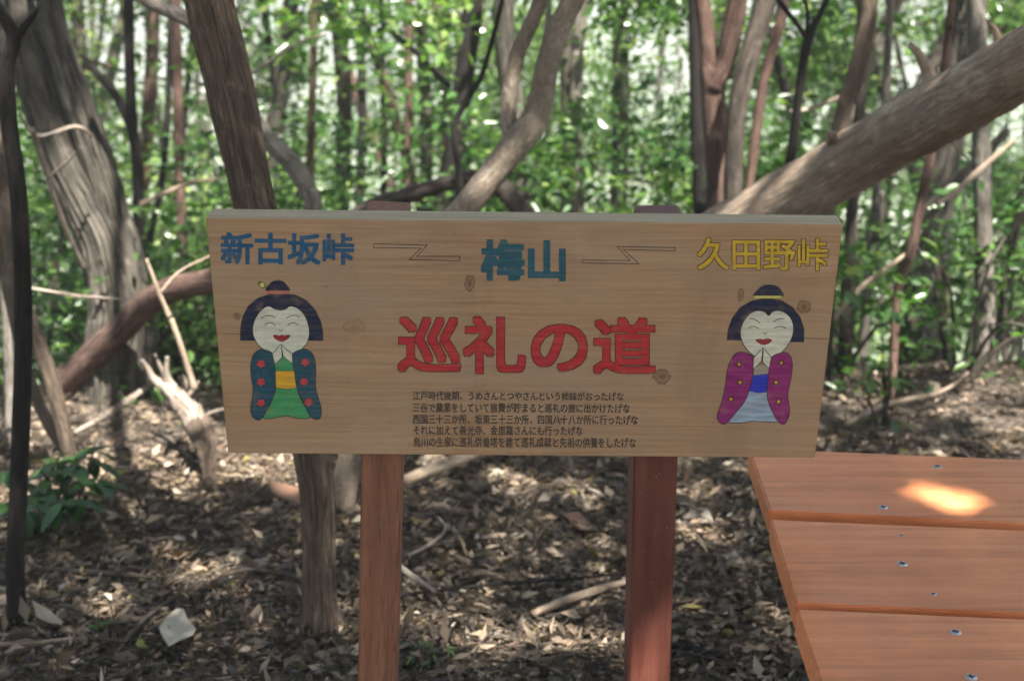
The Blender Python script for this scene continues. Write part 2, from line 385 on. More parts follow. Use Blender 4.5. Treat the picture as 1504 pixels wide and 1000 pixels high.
def place(name, V, F, m, parent, label=None):
    me = mesh(name, [MBi @ v for v in V], F); me.materials.append(m)
    o = bpy.data.objects.new(name, me); COL.objects.link(o)
    o.parent = parent
    o.matrix_parent_inverse = parent.matrix_world.inverted(); o.matrix_world = MB
    if label: o['label'] = label
    return o
def glyphs(text):
    cu = bpy.data.curves.new('t', 'FONT'); cu.body = text; cu.size = 1.0; cu.resolution_u = 4
    ob = bpy.data.objects.new('t', cu); COL.objects.link(ob)
    dg = bpy.context.evaluated_depsgraph_get(); ev = ob.evaluated_get(dg); me = ev.to_mesh()
    v = np.array([q.co[:2] for q in me.vertices]); f = [tuple(q.vertices) for q in me.polygons]
    ev.to_mesh_clear(); bpy.data.objects.remove(ob); bpy.data.curves.remove(cu)
    return v, f
def lettering(text, box, m, bold, off, outline=None, tilt=.008, label=None, jit=0.0):
    v, f = glyphs(text)
    lo, hi = v.min(0), v.max(0); x0, y0, x1, y1 = box
    b = bold
    px = x0 + b + (v[:, 0] - lo[0]) / (hi[0] - lo[0]) * (x1 - x0 - 2 * b)
    py = y1 - b - (v[:, 1] - lo[1]) / (hi[1] - lo[1]) * (y1 - y0 - 2 * b)
    py = py + tilt * (px - (x0 + x1) / 2)
    if jit:
        px = px + jit * np.array([noise.noise(Vector((a * .13, c * .13, 3))) for a, c in zip(px, py)])
        py = py + jit * np.array([noise.noise(Vector((a * .13, c * .13, 9))) for a, c in zip(px, py)])
    def stack(rad, off, nm, m, n=10, lab=None):
        VV, FF = [], []
        sh = [(a * rad, c * rad) for a in (-1, 0, 1) for c in (-1, 0, 1)]
        for i, (dx, dy) in enumerate(sh):
            base = len(VV)
            VV += [bp(a + dx, c + dy, off + i * .000025) for a, c in zip(px, py)]
            FF += [tuple(base + q for q in t) for t in f]
        return place(nm, VV, FF, m, board, lab)
    if outline: stack(b + outline, off, 'lettering_outline', INK, 12)
    return stack(b, off + .0004, 'lettering', m, lab=label)
lettering('新古坂峠', (324, 342, 520, 389), P_BLUE, 1.3, .0003, label='blue painted place name at upper left of the board')
lettering('梅山', (706, 352, 831, 413), P_TEAL, 2.5, .0003, label='bold teal place name at top centre of the board')
lettering('久田野峠', (1024, 350, 1216, 397), P_YEL, .75, .0003, .9, label='yellow painted place name with dark outline at upper right')
lettering('巡礼の道', (584, 465, 963, 549), P_RED, 2.0, .0003, 1.0, label='large red painted title with black outline')
LN = [('江戸時代後期、うめさんとつやさんという姉妹がおったげな', 606, 916, 575, 588), ('三谷で農業をしていて旅費が貯まると巡礼の旅に出かけたげな', 606, 925, 592, 606),
      ('西国三十三か所、坂東三十三か所、四国八十八か所に行ったげな', 606, 937, 609, 623), ('それに加えて善光寺、金毘羅さんにも行ったげな', 607, 856, 625, 639),
      ('鳥川の生家に巡礼供養塔を建て巡礼成就と先祖の供養をしたげな', 607, 934, 642, 657)]
for t, x0, x1, y0, y1 in LN: lettering(t, (x0, y0, x1, y1), INK_S, .2, .0003, tilt=.004, jit=.7)

def smooth_poly(pts, n=5, closed=True):
    P = [Vector((a, b, 0)) for a, b in pts]; out = []; m = len(P)
    for i in range(m if closed else m - 1):
        g = (lambda j: P[j % m]) if closed else (lambda j: P[min(max(j, 0), m - 1)])
        p0, p1, p2, p3 = g(i - 1), g(i), g(i + 1), g(i + 2)
        for j in range(n):
            t = j / n
            q = .5 * ((2 * p1) + (-p0 + p2) * t + (2 * p0 - 5 * p1 + 4 * p2 - p3) * t * t + (-p0 + 3 * p1 - 3 * p2 + p3) * t * t * t)
            out.append((q.x, q.y))
    if not closed: out.append(pts[-1])
    return out
class Fig:
    def __init__(s, ox, oy, sc, label, box):
        s.f = lambda q: (ox + q[0] / sc, oy + q[1] / sc)
        s.root = None; s.label = label; s.box = box
    def fill(s, name, pts, m, layer, smooth=True, line=.55, label=None):
        q = [s.f(a) for a in pts]
        if smooth: q = smooth_poly(q)
        tri = tessellate_polygon([[Vector((a, b, 0)) for a, b in q]])
        off = .0004 + layer * .00012
        par = s.root if s.root else board
        o = place(name, [bp(a, b, off) for a, b in q], [tuple(t) for t in tri], m, par, label)
        if s.root is None: s.root = o
        if line: s.stroke(q, line, layer + .5, True, raw=True)
        return o
    def stroke(s, pts, w, layer, closed=False, raw=False, name='ink_line', m=None):
        q = pts if raw else smooth_poly([s.f(a) for a in pts], 5, closed)
        n = len(q); off = .0004 + layer * .00012; V = []; F = []
        for i in range(n):
            a = q[(i - 1) % n] if closed else q[max(i - 1, 0)]; b = q[(i + 1) % n] if closed else q[min(i + 1, n - 1)]
            d = Vector((b[0] - a[0], b[1] - a[1])); d = d.normalized() if d.length > 1e-6 else Vector((1, 0))
            nx, ny = -d.y * w, d.x * w
            V += [bp(q[i][0] + nx, q[i][1] + ny, off), bp(q[i][0] - nx, q[i][1] - ny, off)]
        for i in range(n if closed else n - 1):
            j = (i + 1) % n; F.append((2 * i, 2 * i + 1, 2 * j + 1, 2 * j))
        return place(name, V, F, m or INK, s.root if s.root else board)
# third level only: figure parts hang under the board as one painted figure each (sign > painted_figure > part)
def figure(label, ox, oy, sc, build):
    global board
    keep = board
    e = bpy.data.objects.new('painted_figure', None); COL.objects.link(e); e.matrix_world = MB; e.empty_display_size = .1
    e.parent = sign; e.matrix_parent_inverse = sign.matrix_world.inverted(); e.matrix_world = MB; e['label'] = label
    bpy.context.view_layer.update()
    f = Fig(ox, oy, sc, label, None); f.root = e; build(f)
def fig_left(f):
    f.fill('hair', [(78, 434), (80, 350), (95, 280), (130, 215), (190, 165), (260, 142), (340, 135), (430, 145), (500, 180), (555, 240), (590, 310), (605, 380), (607, 436), (515, 434), (340, 400), (170, 434)], P_NAVY, 0, False)
    f.fill('hair_bun', [(250, 120), (258, 85), (285, 60), (320, 52), (350, 60), (375, 85), (385, 118)], P_NAVY, 1)
    f.fill('hair_band', [(248, 116), (386, 116), (388, 140), (248, 140)], P_BAND, 2, False, .3)
    f.fill('robe', [(340, 530), (296, 590), (300, 640), (304, 735), (285, 800), (225, 925), (310, 926), (370, 915), (450, 931), (525, 920), (470, 820), (440, 740), (430, 630), (414, 570)], P_GREEN, 0)
    f.fill('face', [(265, 217), (300, 235), (340, 242), (372, 232), (396, 216), (445, 230), (492, 280), (518, 365), (510, 435), (470, 490), (405, 520), (335, 527), (275, 515), (210, 480), (170, 425), (157, 370), (168, 310), (200, 255), (238, 222)], P_WHITE, 3)
    f.fill('sleeve', [(225, 492), (283, 518), (299, 600), (301, 720), (287, 800), (250, 875), (208, 938), (165, 930), (143, 880), (155, 800), (160, 740), (148, 660), (145, 590), (160, 530), (190, 500)], P_ROBE, 4)
    f.fill('sleeve', [(412, 520), (480, 490), (530, 510), (555, 570), (560, 650), (558, 730), (575, 800), (595, 870), (590, 925), (560, 938), (520, 912), (475, 820), (440, 740), (425, 640), (412, 580)], P_ROBE, 4)
    f.fill('sash', [(302, 630), (430, 628), (440, 736), (375, 745), (305, 736)], P_OBI, 2, False, .4)
    f.fill('hand', [(337, 458), (310, 490), (282, 522), (298, 585), (325, 565), (345, 540), (344, 500)], P_WHITE, 5, False, .6)
    f.fill('hand', [(340, 458), (372, 492), (410, 522), (412, 578), (378, 560), (352, 535), (345, 500)], P_WHITE, 5, False, .6)
    f.fill('lips', [(288, 404), (310, 400), (328, 406), (345, 399), (360, 405), (375, 400), (397, 403), (380, 425), (350, 440), (325, 437), (303, 425)], P_LIP, 5, True, .3)
    for q in ([(208, 295), (235, 280), (270, 277), (303, 290)], [(372, 293), (395, 280), (430, 275), (458, 285)], [(232, 335), (260, 322), (285, 325), (303, 340)], [(378, 338), (400, 325), (425, 323), (450, 338)], [(325, 366), (338, 374), (351, 366)]):
        f.stroke(q, .55, 5)
    for cx, cy in ((210, 583), (210, 700), (210, 833), (493, 575), (485, 698), (515, 828)):
        f.fill('painted_flower', [(cx + (30 if i % 2 == 0 else 23) * math.cos(i * math.pi / 5 + .3), cy + (27 if i % 2 == 0 else 21) * math.sin(i * math.pi / 5 + .3)) for i in range(10)], P_FLW, 5.6, True, .25)
    f.fill('painted_leaf', [(188, 66), (215, 62), (246, 92), (215, 98)], P_LEAF, 0, True, .35)
    f.fill('painted_blossom', [(218 + 17 * math.cos(i), 80 + 17 * math.sin(i)) for i in range(6)], P_YG, 1, True, .35)
def fig_right(f):
    f.fill('hair', [(157, 413), (165, 350), (190, 280), (240, 215), (310, 175), (400, 160), (490, 172), (560, 215), (605, 275), (628, 345), (628, 425), (540, 424), (400, 400), (250, 416)], P_NAVY, 0, False)
    f.fill('hair_bun', [(330, 147), (340, 115), (375, 85), (420, 78), (465, 88), (490, 115), (492, 147)], P_NAVY, 1)
    f.fill('hair_band', [(325, 142), (492, 142), (490, 161), (325, 161)], P_YG, 2, False, .35)
    f.fill('robe', [(320, 570), (416, 570), (412, 640), (310, 640)], P_GREY, 0, False, 0)
    f.fill('skirt', [(295, 722), (410, 722), (430, 830), (472, 910), (390, 913), (300, 911), (240, 920), (163, 910), (235, 830)], P_SKIRT, 0)
    f.fill('face', [(412, 264), (385, 241), (340, 235), (290, 260), (250, 320), (240, 380), (258, 440), (300, 492), (340, 518), (385, 530), (430, 518), (490, 490), (540, 430), (562, 370), (560, 310), (530, 260), (480, 235), (437, 241)], P_WHITE, 3)
    f.fill('sash', [(312, 630), (412, 620), (412, 732), (350, 738), (293, 726)], P_OBLUE, 2, False, .3)
    f.fill('sleeve', [(180, 540), (215, 495), (262, 490), (322, 522), (322, 590), (300, 700), (265, 790), (200, 870), (150, 925), (110, 915), (100, 870), (130, 780), (150, 680), (160, 600)], P_MAG, 4)
    f.fill('sleeve', [(430, 520), (500, 490), (540, 505), (557, 560), (550, 640), (530, 740), (535, 800), (540, 860), (515, 922), (480, 920), (440, 860), (408, 780), (405, 700), (415, 600)], P_MAG, 4)
    f.fill('hand', [(376, 460), (350, 490), (321, 522), (317, 590), (345, 568), (368, 545), (374, 505)], P_WHITE, 5, False, .6)
    f.fill('hand', [(380, 460), (405, 492), (430, 520), (416, 582), (392, 566), (374, 548), (378, 505)], P_WHITE, 5, False, .6)
    f.fill('lips', [(333, 416), (358, 407), (380, 411), (402, 405), (432, 415), (405, 438), (370, 441)], P_LIP, 5, True, .3)
    for q in ([(295, 283), (325, 287), (360, 311)], [(442, 305), (470, 287), (508, 283)], [(286, 341), (320, 331), (354, 343)], [(446, 342), (480, 331), (520, 342)], [(375, 369), (390, 376), (402, 369)]):
        f.stroke(q, .55, 5)
    for cx, cy in ((232, 562), (237, 672), (182, 775), (490, 553), (458, 672), (474, 790)):
        f.fill('painted_flower', [(cx + (27 if i % 2 == 0 else 12) * math.cos(i * math.pi / 5 + .3), cy + (27 if i % 2 == 0 else 12) * math.sin(i * math.pi / 5 + .3)) for i in range(10)], P_DKR, 5.6, True, .2)
        f.fill('flower_centre', [(cx + 9 * math.cos(i), cy + 9 * math.sin(i)) for i in range(6)], P_YEL, 6.6, True, 0)
figure('painted praying woman in teal robe with green skirt and yellow sash', 335, 400, 4.348, fig_left)
figure('painted praying woman in magenta robe with blue sash and pale skirt', 1030, 400, 4.1667, fig_right)
fz = Fig(300, 320, 2.686, '', None); fz.root = board
fz.stroke([(668, 103), (775, 104), (880, 108), (838, 152), (1008, 152), (1008, 170), (808, 165), (855, 120), (668, 117)], .5, 0, True, name='zigzag_arrow', raw=False) if False else None
def zig(pts, ox, oy, sc, label):
    q = [(ox + a / sc, oy + b / sc) for a, b in pts]; V = []; F = []
    for i in range(len(q)):
        a = Vector(q[i]); b = Vector(q[(i + 1) % len(q)]); d = (b - a).normalized(); n = Vector((-d.y, d.x)) * .55; e = d * .5
        j = len(V); off = .0004 + .00004 * i
        V += [bp(*(a - e + n), off), bp(*(b + e + n), off), bp(*(b + e - n), off), bp(*(a - e - n), off)]; F.append((j, j + 1, j + 2, j + 3))
    place('zigzag_arrow', V, F, INK_S, board, label)
zig([(668, 103), (880, 108), (838, 152), (1008, 152), (1008, 170), (808, 165), (855, 120), (668, 117)], 300, 320, 2.686, 'thin outlined zigzag arrow left of the centre name')
zig([(432, 172), (628, 175), (575, 118), (812, 122), (812, 135), (600, 130), (665, 188), (432, 185)], 700, 320, 2.785, 'thin outlined zigzag arrow right of the centre name')
# hairline cracks in the board
def crack(pts):
    V = []; F = []
    for i, (x, y) in enumerate(pts):
        w = .45 * math.sin(math.pi * (i + .6) / (len(pts) + .2)); V += [bp(x, y - w, .00025), bp(x, y + w, .00025)]
    for i in range(len(pts) - 1): F.append((2 * i, 2 * i + 1, 2 * i + 3, 2 * i + 2))
    place('crack', V, F, INK, board)
crack([(1178, 496), (1190, 497), (1205, 497.5), (1219, 498)]); crack([(318, 489), (335, 490), (352, 490.3), (372, 490)])

# posts
def stained(name, dark, mid, light, rough, bumpd, dirs=(60, 60, 2.5), scr=True, wear=1.0):
    m, nt, p, out = mat(name); k = N(nt)
    co = k.n('ShaderNodeTexCoord').outputs['Object']
    w = k.noise(k.mapping(co, (4, 4, 4)), 1, 2)
    v = k.mapping(co, dirs)
    f = k.noise(v, 1, 5, .6, .5); f2 = k.noise(k.mapping(co, tuple(d * 4 for d in dirs)), 1, 4, .6); g = k.noise(co, 5, 4, .6)
    c = k.ramp(f, [(.3, dark), (.5, mid), (.7, light)])
    c = k.mix(k.math('MULTIPLY', f2, .35 * wear), c, dark); c = k.mix(k.ramp(g, [(.45, (0, 0, 0)), (.75, (.5,) * 3)]), c, tuple(min(1, x * 1.35) for x in light))
    vo = k.n('ShaderNodeTexVoronoi'); vo.inputs['Scale'].default_value = 1.0; k.L(k.mapping(co, tuple(6.5 if d > 10 else 2.6 for d in dirs), (.3, .7, .2)), vo.inputs['Vector'])
    kn = vo.outputs['Distance']
    c = k.mix(k.ramp(kn, [(.05, (.9,) * 3), (.11, (.35,) * 3), (.16, (0, 0, 0))]), c, tuple(x * .4 for x in dark))
    ck = k.math('ABSOLUTE', k.math('SUBTRACT', k.noise(k.mapping(co, tuple(d * .8 for d in dirs), (1, 2, 3)), 1, 4, .65, .3), .5))
    c = k.mix(k.ramp(ck, [(.003, (.55 * wear,) * 3), (.018, (0, 0, 0))]), c, tuple(x * .45 for x in dark))
    dirt = k.noise(co, 14, 5, .7); c = k.mix(k.ramp(dirt, [(.55, (0, 0, 0)), (.75, (.3 * wear,) * 3)]), c, (.16, .12, .095))
    if scr:
        sp = k.noise(co, 160, 2, .5); c = k.mix(k.ramp(sp, [(.7, (0, 0, 0)), (.76, (.35,) * 3)]), c, (.4, .3, .25))
    k.L(c, p.inputs['Base Color']); 
    k.L(k.ramp(g, [(.3, (rough - .08,) * 3), (.7, (rough + .15,) * 3)]), p.inputs['Roughness'])
    k.L(k.bump(k.math('ADD', f2, f), .5, bumpd), p.inputs['Normal']); return m
POST_A = stained('post_stain_brown', (.11, .042, .022), (.19, .074, .038), (.25, .11, .062), .6, .003)
POST_B = stained('post_stain_red', (.08, .024, .016), (.115, .034, .023), (.145, .05, .034), .45, .001, wear=.5)
def pb(px, py, off):
    r = ray(px, py); o = BC - BN * off; return EYE + r * ((o - EYE).dot(BN) / r.dot(BN))
def post(top, bot, w, m, label, turn=0):
    off = THK + .0025 + w / 2
    a = pb(*top, off); b = pb(*bot, off)
    ax = (a - b).normalized(); zb = ground_z(b.x, b.y) - .25
    t = (b.z - zb) / ax.z; base = b - ax * t
    x = (BX - ax * BX.dot(ax)).normalized(); y = ax.cross(x)
    L = (a - base).length
    bm = bmesh.new(); bmesh.ops.create_cube(bm, size=1)
    for v in bm.verts: v.co = Vector((v.co.x * w, v.co.y * w, (v.co.z + .5) * L))
    tops = [f for f in bm.faces if f.normal.z > .9]
    r = bmesh.ops.inset_region(bm, faces=tops, thickness=w * .13)
    for f in tops:
        for v in f.verts: v.co.z += .005
    bmesh.ops.bevel(bm, geom=[e for e in bm.edges if abs((e.verts[0].co - e.verts[1].co).normalized().z) > .9 and e.calc_length() > .3], offset=.002, segments=2, affect='EDGES')
    me = bpy.data.meshes.new('post'); bm.to_mesh(me); bm.free(); me.materials.append(m)
    o = bpy.data.objects.new('post', me); COL.objects.link(o)
    M = Matrix.Identity(4)
    for i, v in enumerate((x, y, ax)): M.col[i][:3] = v
    M.col[3][:3] = base
    o.parent = sign; o.matrix_parent_inverse = sign.matrix_world.inverted(); o.matrix_world = M @ Matrix.Rotation(turn, 4, 'Z')
    o['label'] = label
post((570, 309), (556, 1000), .0615, POST_A, 'faded red-brown square post under the left of the board')
post((969, 315), (949, 1000), .066, POST_B, 'dark red square post under the right of the board', R(3))

# =================================================================== THE DECK
DZ = EYE.z - .85
WOOD_DECK = stained('deck_stain', (.48, .155, .056), (.64, .22, .088), (.74, .3, .135), .36, .0006, (1.6, 38, 38), False, .3)
deck = empty('wooden_deck', Vector((1.2, 2.1, 0)), 'low orange-brown plank deck with screw heads beside the sign', 'deck')
PT = .04
def ext(a, b, L): d = (b - a); d.z = 0; d.normalize(); return a + d * L
rows = [((1099, 657.5), (1504, 674.5), (1130, 749), (1504, 769)), ((1131, 762), (1504, 778), (1169, 885), (1504, 901)), ((1169, 893), (1504, 908), None, None)]
planks = []
for (bl, br, fl, fr) in rows:
    A = atZ(*bl, DZ); B = ext(A, atZ(*br, DZ), 2.1)
    if fl: C_ = atZ(*fl, DZ); D_ = ext(C_, atZ(*fr, DZ), 2.1)
    else:
        dd = (atZ(1205, 1000, DZ) - A); dd.normalize(); C_ = A + dd * .29; D_ = B + dd * .29
    bm = bmesh.new()
    o0 = A.copy()
    tv = [bm.verts.new(q - o0) for q in (A, B, D_, C_)]; lv = [bm.verts.new(q - o0 - Vector((0, 0, PT))) for q in (A, B, D_, C_)]
    bm.faces.new(tv); bm.faces.new(lv[::-1])
    for i in range(4): bm.faces.new((tv[i], tv[(i + 1) % 4], lv[(i + 1) % 4], lv[i]))
    bmesh.ops.recalc_face_normals(bm, faces=bm.faces)
    bmesh.ops.bevel(bm, geom=list(bm.edges), offset=.003, segments=2, affect='EDGES')
    me = bpy.data.meshes.new('plank'); bm.to_mesh(me); bm.free(); me.materials.append(WOOD_DECK)
    o = bpy.data.objects.new('plank', me); COL.objects.link(o); o.parent = deck; o.matrix_parent_inverse = deck.matrix_world.inverted(); o.matrix_world = Matrix.Translation(o0)
    planks.append(o)
bpy.context.view_layer.update()
STEEL, nt, p, out = mat('screw_steel'); p.inputs['Base Color'].default_value = (.5, .52, .55, 1); p.inputs['Metallic'].default_value = .9; p.inputs['Roughness'].default_value = .38
SLOT, nt, p, out = mat('screw_slot'); p.inputs['Base Color'].default_value = (.02, .02, .02, 1); p.inputs['Roughness'].default_value = .8
def screw_mesh(r):
    bm = bmesh.new()
    bmesh.ops.create_circle(bm, cap_ends=True, radius=r, segments=14)
    f = list(bm.faces)
    rr = bmesh.ops.extrude_face_region(bm, geom=f); tv = [g for g in rr['geom'] if isinstance(g, bmesh.types.BMVert)]
    for v in tv: v.co *= .82; v.co.z = r * .22
    me = bpy.data.meshes.new('screw'); 
    for a in (0, math.pi / 2):
        m4 = Matrix.Rotation(a, 4, 'Z') @ Matrix.Translation((0, 0, r * .23 + .0002 * (a > 0))) @ Matrix.Diagonal((r * 1.15, r * .28, r * .06, 1))
        q = bmesh.ops.create_cube(bm, size=1, matrix=m4)
        for v in q['verts']:
            for ff in v.link_faces: ff.material_index = 1
    bm.to_mesh(me); bm.free(); me.materials.append(STEEL); me.materials.append(SLOT); return me
SM = screw_mesh(.0080)
for (x, y, i, s) in ((1377, 685, 0, 1), (1297, 745, 0, 1), (1324, 786, 1, .55), (1325, 828, 1, 1.05), (1371, 872, 1, .6), (1403, 928, 2, 1), (1426, 994, 2, 1), (1640, 735, 0, 1), (1660, 850, 1, 1), (1700, 960, 2, 1)):
    o = bpy.data.objects.new('screw', SM); COL.objects.link(o); o.parent = planks[i]; o.matrix_parent_inverse = planks[i].matrix_world.inverted()
    q = atZ(x, y, DZ); o.matrix_world = Matrix.Translation(q + Vector((0, 0, -.0004))) @ Matrix.Rotation(rnd.random(), 4, 'Z') @ Matrix.Scale(s, 4)
def boxobj(name, c, s, m, parent):
    bm = bmesh.new(); bmesh.ops.create_cube(bm, size=1)
    for v in bm.verts: v.co = Vector((v.co.x * s[0], v.co.y * s[1], v.co.z * s[2])) 
    bmesh.ops.bevel(bm, geom=list(bm.edges), offset=.003, segments=1, affect='EDGES')
    me = bpy.data.meshes.new(name); bm.to_mesh(me); bm.free(); me.materials.append(m)
    o = bpy.data.objects.new(name, me); COL.objects.link(o); o.parent = parent; o.matrix_parent_inverse = parent.matrix_world.inverted(); o.matrix_world = Matrix.Translation(c)
for jx in (1.35, 2.5):
    boxobj('joist', Vector((jx, 1.98, DZ - PT - .047)), (.09, .9, .09), POST_A, deck)
    for jy in (1.65, 2.3):
        zt = DZ - PT - .094; zb = ground_z(jx, jy) - .1; boxobj('leg', Vector((jx, jy, (zt + zb) / 2)), (.088, .088, zt - zb), POST_A, deck)

# =================================================================== TREES
TREES = []                                               # (root, top point) -> receive overhead foliage
def tree(name, label, paths, m, group=None, cat='tree', seg=14, canopy=True, ridge=0, lump=.07, rfreq=9, names=None, mats=None):
    """paths: list of (points [(px,py,w)], Y0, Y1, to_ground). First path is the trunk."""
    root = None
    for i, (pts, Y0, Y1, tog) in enumerate(paths):
        P, Rd = pix_path(pts, Y0, Y1)
        if tog:                                          # run on down into the ground
            z = ground_z(P[0].x, P[0].y)
            if P[0].z > z + .02:
                d = (P[0] - P[1]); 
                sl = min(1.2, (P[0].z - z)) * .12
                q = Vector((P[0].x + d.x / max(.05, abs(d.z)) * min(.35, sl), P[0].y, 0)); q.z = ground_z(q.x, q.y) - .08
                P.insert(0, q); Rd.insert(0, Rd[0] * 1.12)
            else:
                P[0].z = z - .05
                Rd[0] *= 1.15
        if i == 0: root = empty(name, Vector((P[0].x, P[0].y, ground_z(P[0].x, P[0].y))), label, cat, group)
        nm = (names[i] if names else ('trunk' if i == 0 else 'limb'))
        mm = mats[i] if mats else m
        link(nm, tube(nm, P, Rd, seg, 6, lump, ridge, rfreq, seed=len(TREES) * 1.7 + i), mm, root)
        if i == 0: top = P[-1]
    TREES.append([root, top, canopy]); return root

# A: brown trunk close behind the sign
tree('leaning_tree', 'brown flaky-barked trunk leaning up behind the left end of the sign',
     [([(468, 930, 48), (468, 800, 47), (460, 680, 51), (430, 520, 56), (376, 305, 60), (343, 150, 66), (308, 0, 66), (270, -160, 66), (250, -420, 60)], 3.05, 3.15, True)], BARK_BROWN, seg=110, ridge=.2, lump=.06, rfreq=13)
# B: forked scaly trunk rising right
tree('forked_tree', 'forked pale scaly trunk rising behind the middle of the sign',
     [([(492, 752, 40), (512, 690, 40), (590, 430, 40), (690, 297, 42), (724, 255, 42), (756, 214, 44), (781, 183, 43), (793, 152, 38), (803, 100, 34), (819, 47, 33), (842, 0, 32), (860, -40, 32), (900, -140, 34), (960, -420, 30)], 3.75, 3.9, True),
      ([(756, 216, 24), (747, 180, 25), (749, 133, 24), (760, 80, 23), (778, 40, 22), (796, -5, 22), (840, -140, 22)], 3.84, 3.9, False)], BARK_SCALE, seg=20)
# D: dark sapling
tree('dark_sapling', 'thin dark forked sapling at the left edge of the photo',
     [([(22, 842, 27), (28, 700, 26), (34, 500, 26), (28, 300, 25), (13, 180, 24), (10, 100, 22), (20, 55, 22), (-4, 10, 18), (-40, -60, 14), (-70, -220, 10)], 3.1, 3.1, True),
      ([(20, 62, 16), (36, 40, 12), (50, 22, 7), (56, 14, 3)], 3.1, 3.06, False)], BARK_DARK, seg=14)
# E: big furrowed tree
tree('furrowed_tree', 'large grey tree with deeply furrowed bark leaning left behind the dark sapling',
     [([(176, 560, 104), (178, 450, 94), (162, 360, 84), (138, 305, 80), (96, 220, 76), (56, 120, 66), (28, 35, 62), (0, -40, 60), (-70, -190, 56)], 5.0, 5.1, True),
      ([(176, 410, 24), (166, 320, 44), (148, 255, 46), (127, 190, 46), (103, 120, 42), (80, 40, 38), (62, -60, 36), (50, -160, 32)], 5.02, 4.95, False)], BARK_GREY, seg=160, ridge=.13, rfreq=20, lump=.04)
# dead twigs crossing E
tree('dead_snag', 'bare dead twig snag in front of the furrowed grey tree',
     [([(126, 400, 7), (90, 320, 8), (62, 235, 8), (48, 190, 6)], 4.98, 4.6, False), ([(28, 168, 5), (56, 200, 6), (110, 186, 6), (135, 200, 4)], 4.6, 4.8, False), ([(70, 262, 4), (105, 232, 4), (118, 216, 2)], 4.72, 4.6, False)], DEADPALE, seg=8, canopy=False, cat='dead branch')
# right trunks
tree('red_barked_tree', 'two-stemmed red-barked trunk lit by sun, right of the sign centre',
     [([(1058, 330, 44), (1056, 250, 38), (1050, 170, 36), (1046, 110, 36), (1040, 60, 26), (1030, -10, 24), (1010, -200, 24)], 5.4, 5.4, True),
      ([(1050, 130, 26), (1066, 90, 28), (1078, 30, 30), (1090, -40, 28), (1110, -180, 22)], 5.38, 5.3, False)], BARK_RED, seg=16)
tree('curved_grey_tree', 'curved smooth grey trunk hugging the red-barked trunk', [([(1076, 330, 30), (1078, 240, 28), (1088, 130, 30), (1120, 20, 32), (1150, -100, 30), (1170, -300, 30)], 5.2, 5.2, True)], BARK_MID, seg=14)
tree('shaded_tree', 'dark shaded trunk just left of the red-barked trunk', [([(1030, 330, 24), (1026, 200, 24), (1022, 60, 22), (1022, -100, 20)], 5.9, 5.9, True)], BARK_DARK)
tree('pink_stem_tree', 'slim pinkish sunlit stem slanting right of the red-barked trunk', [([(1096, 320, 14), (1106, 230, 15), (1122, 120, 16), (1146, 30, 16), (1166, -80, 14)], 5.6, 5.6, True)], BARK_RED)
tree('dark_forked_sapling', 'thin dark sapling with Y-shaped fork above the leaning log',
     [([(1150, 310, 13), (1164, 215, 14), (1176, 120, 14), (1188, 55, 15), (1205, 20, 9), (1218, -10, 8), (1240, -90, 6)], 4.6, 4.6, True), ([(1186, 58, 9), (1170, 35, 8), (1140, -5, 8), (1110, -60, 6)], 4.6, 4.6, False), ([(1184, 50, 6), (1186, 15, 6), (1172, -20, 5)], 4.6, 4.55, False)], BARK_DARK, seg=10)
tree('twisted_tree', 'twisted grey-brown trunk curving behind the upper side of the leaning log',
     [([(1215, 320, 22), (1238, 170, 24), (1258, 110, 28), (1272, 50, 28), (1276, -10, 26), (1272, -150, 24)], 5.0, 5.0, True), ([(1238, 175, 12), (1256, 112, 15), (1264, 60, 14), (1268, 0, 14), (1290, -120, 12)], 5.0, 5.1, False)], BARK_BROWN, seg=14)
tree('pale_pole_tree', 'straight pale grey pole trunk near the right edge', [([(1448, 550, 32), (1446, 420, 28), (1442, 250, 27), (1438, 100, 27), (1434, 0, 26), (1430, -200, 24)], 5.6, 5.6, True)], BARK_PALE, seg=16)
tree('stout_tree', 'stout short mossy trunk under the leaning log', [([(1335, 545, 52), (1338, 470, 44), (1345, 390, 42), (1370, 300, 44), (1395, 210, 40), (1420, 100, 34), (1432, 30, 30), (1440, -100, 26)], 6.0, 6.1, True), ([(1352, 320, 18), (1395, 272, 20), (1440, 235, 16), (1480, 190, 12)], 6.0, 5.9, False)], BARK_GREY, seg=18)
tree('crooked_stem_tree', 'crooked pinkish stem rising from the ground beside the sign edge to the log', [([(1303, 620, 12), (1312, 530, 13), (1318, 430, 13), (1338, 370, 15), (1352, 300, 14), (1368, 225, 15), (1385, 120, 13), (1400, -20, 12), (1410, -150, 10)], 4.7, 4.8, True)], BARK_RED, seg=12)
tree('paired_stem_tree', 'pale slim pair of stems just right of the sign edge', [([(1264, 585, 17), (1268, 500, 15), (1278, 380, 14), (1288, 280, 13), (1300, 150, 12), (1310, -40, 11)], 5.3, 5.3, True), ([(1270, 470, 9), (1288, 360, 9), (1296, 280, 8)], 5.3, 5.25, False)], BARK_PALE, seg=12)
tree('edge_stem_tree', 'dark slim trunk half hidden by the right end of the sign', [([(1240, 560, 22), (1246, 420, 20), (1252, 300, 18), (1262, 180, 16), (1268, -20, 14)], 5.6, 5.6, True)], BARK_MID, seg=12)
tree('far_right_tree', 'leaning dark stem right of the pale pole trunk', [([(1462, 530, 12), (1475, 430, 14), (1498, 310, 14), (1530, 180, 14), (1560, 0, 12)], 5.8, 5.8, True)], BARK_MID, seg=12)
tree('upper_right_tree', 'grey trunk above the upper end of the leaning log', [([(1395, 210, 26), (1402, 120, 26), (1412, 40, 24), (1425, -60, 22)], 6.6, 6.6, True)], BARK_GREY, seg=12)
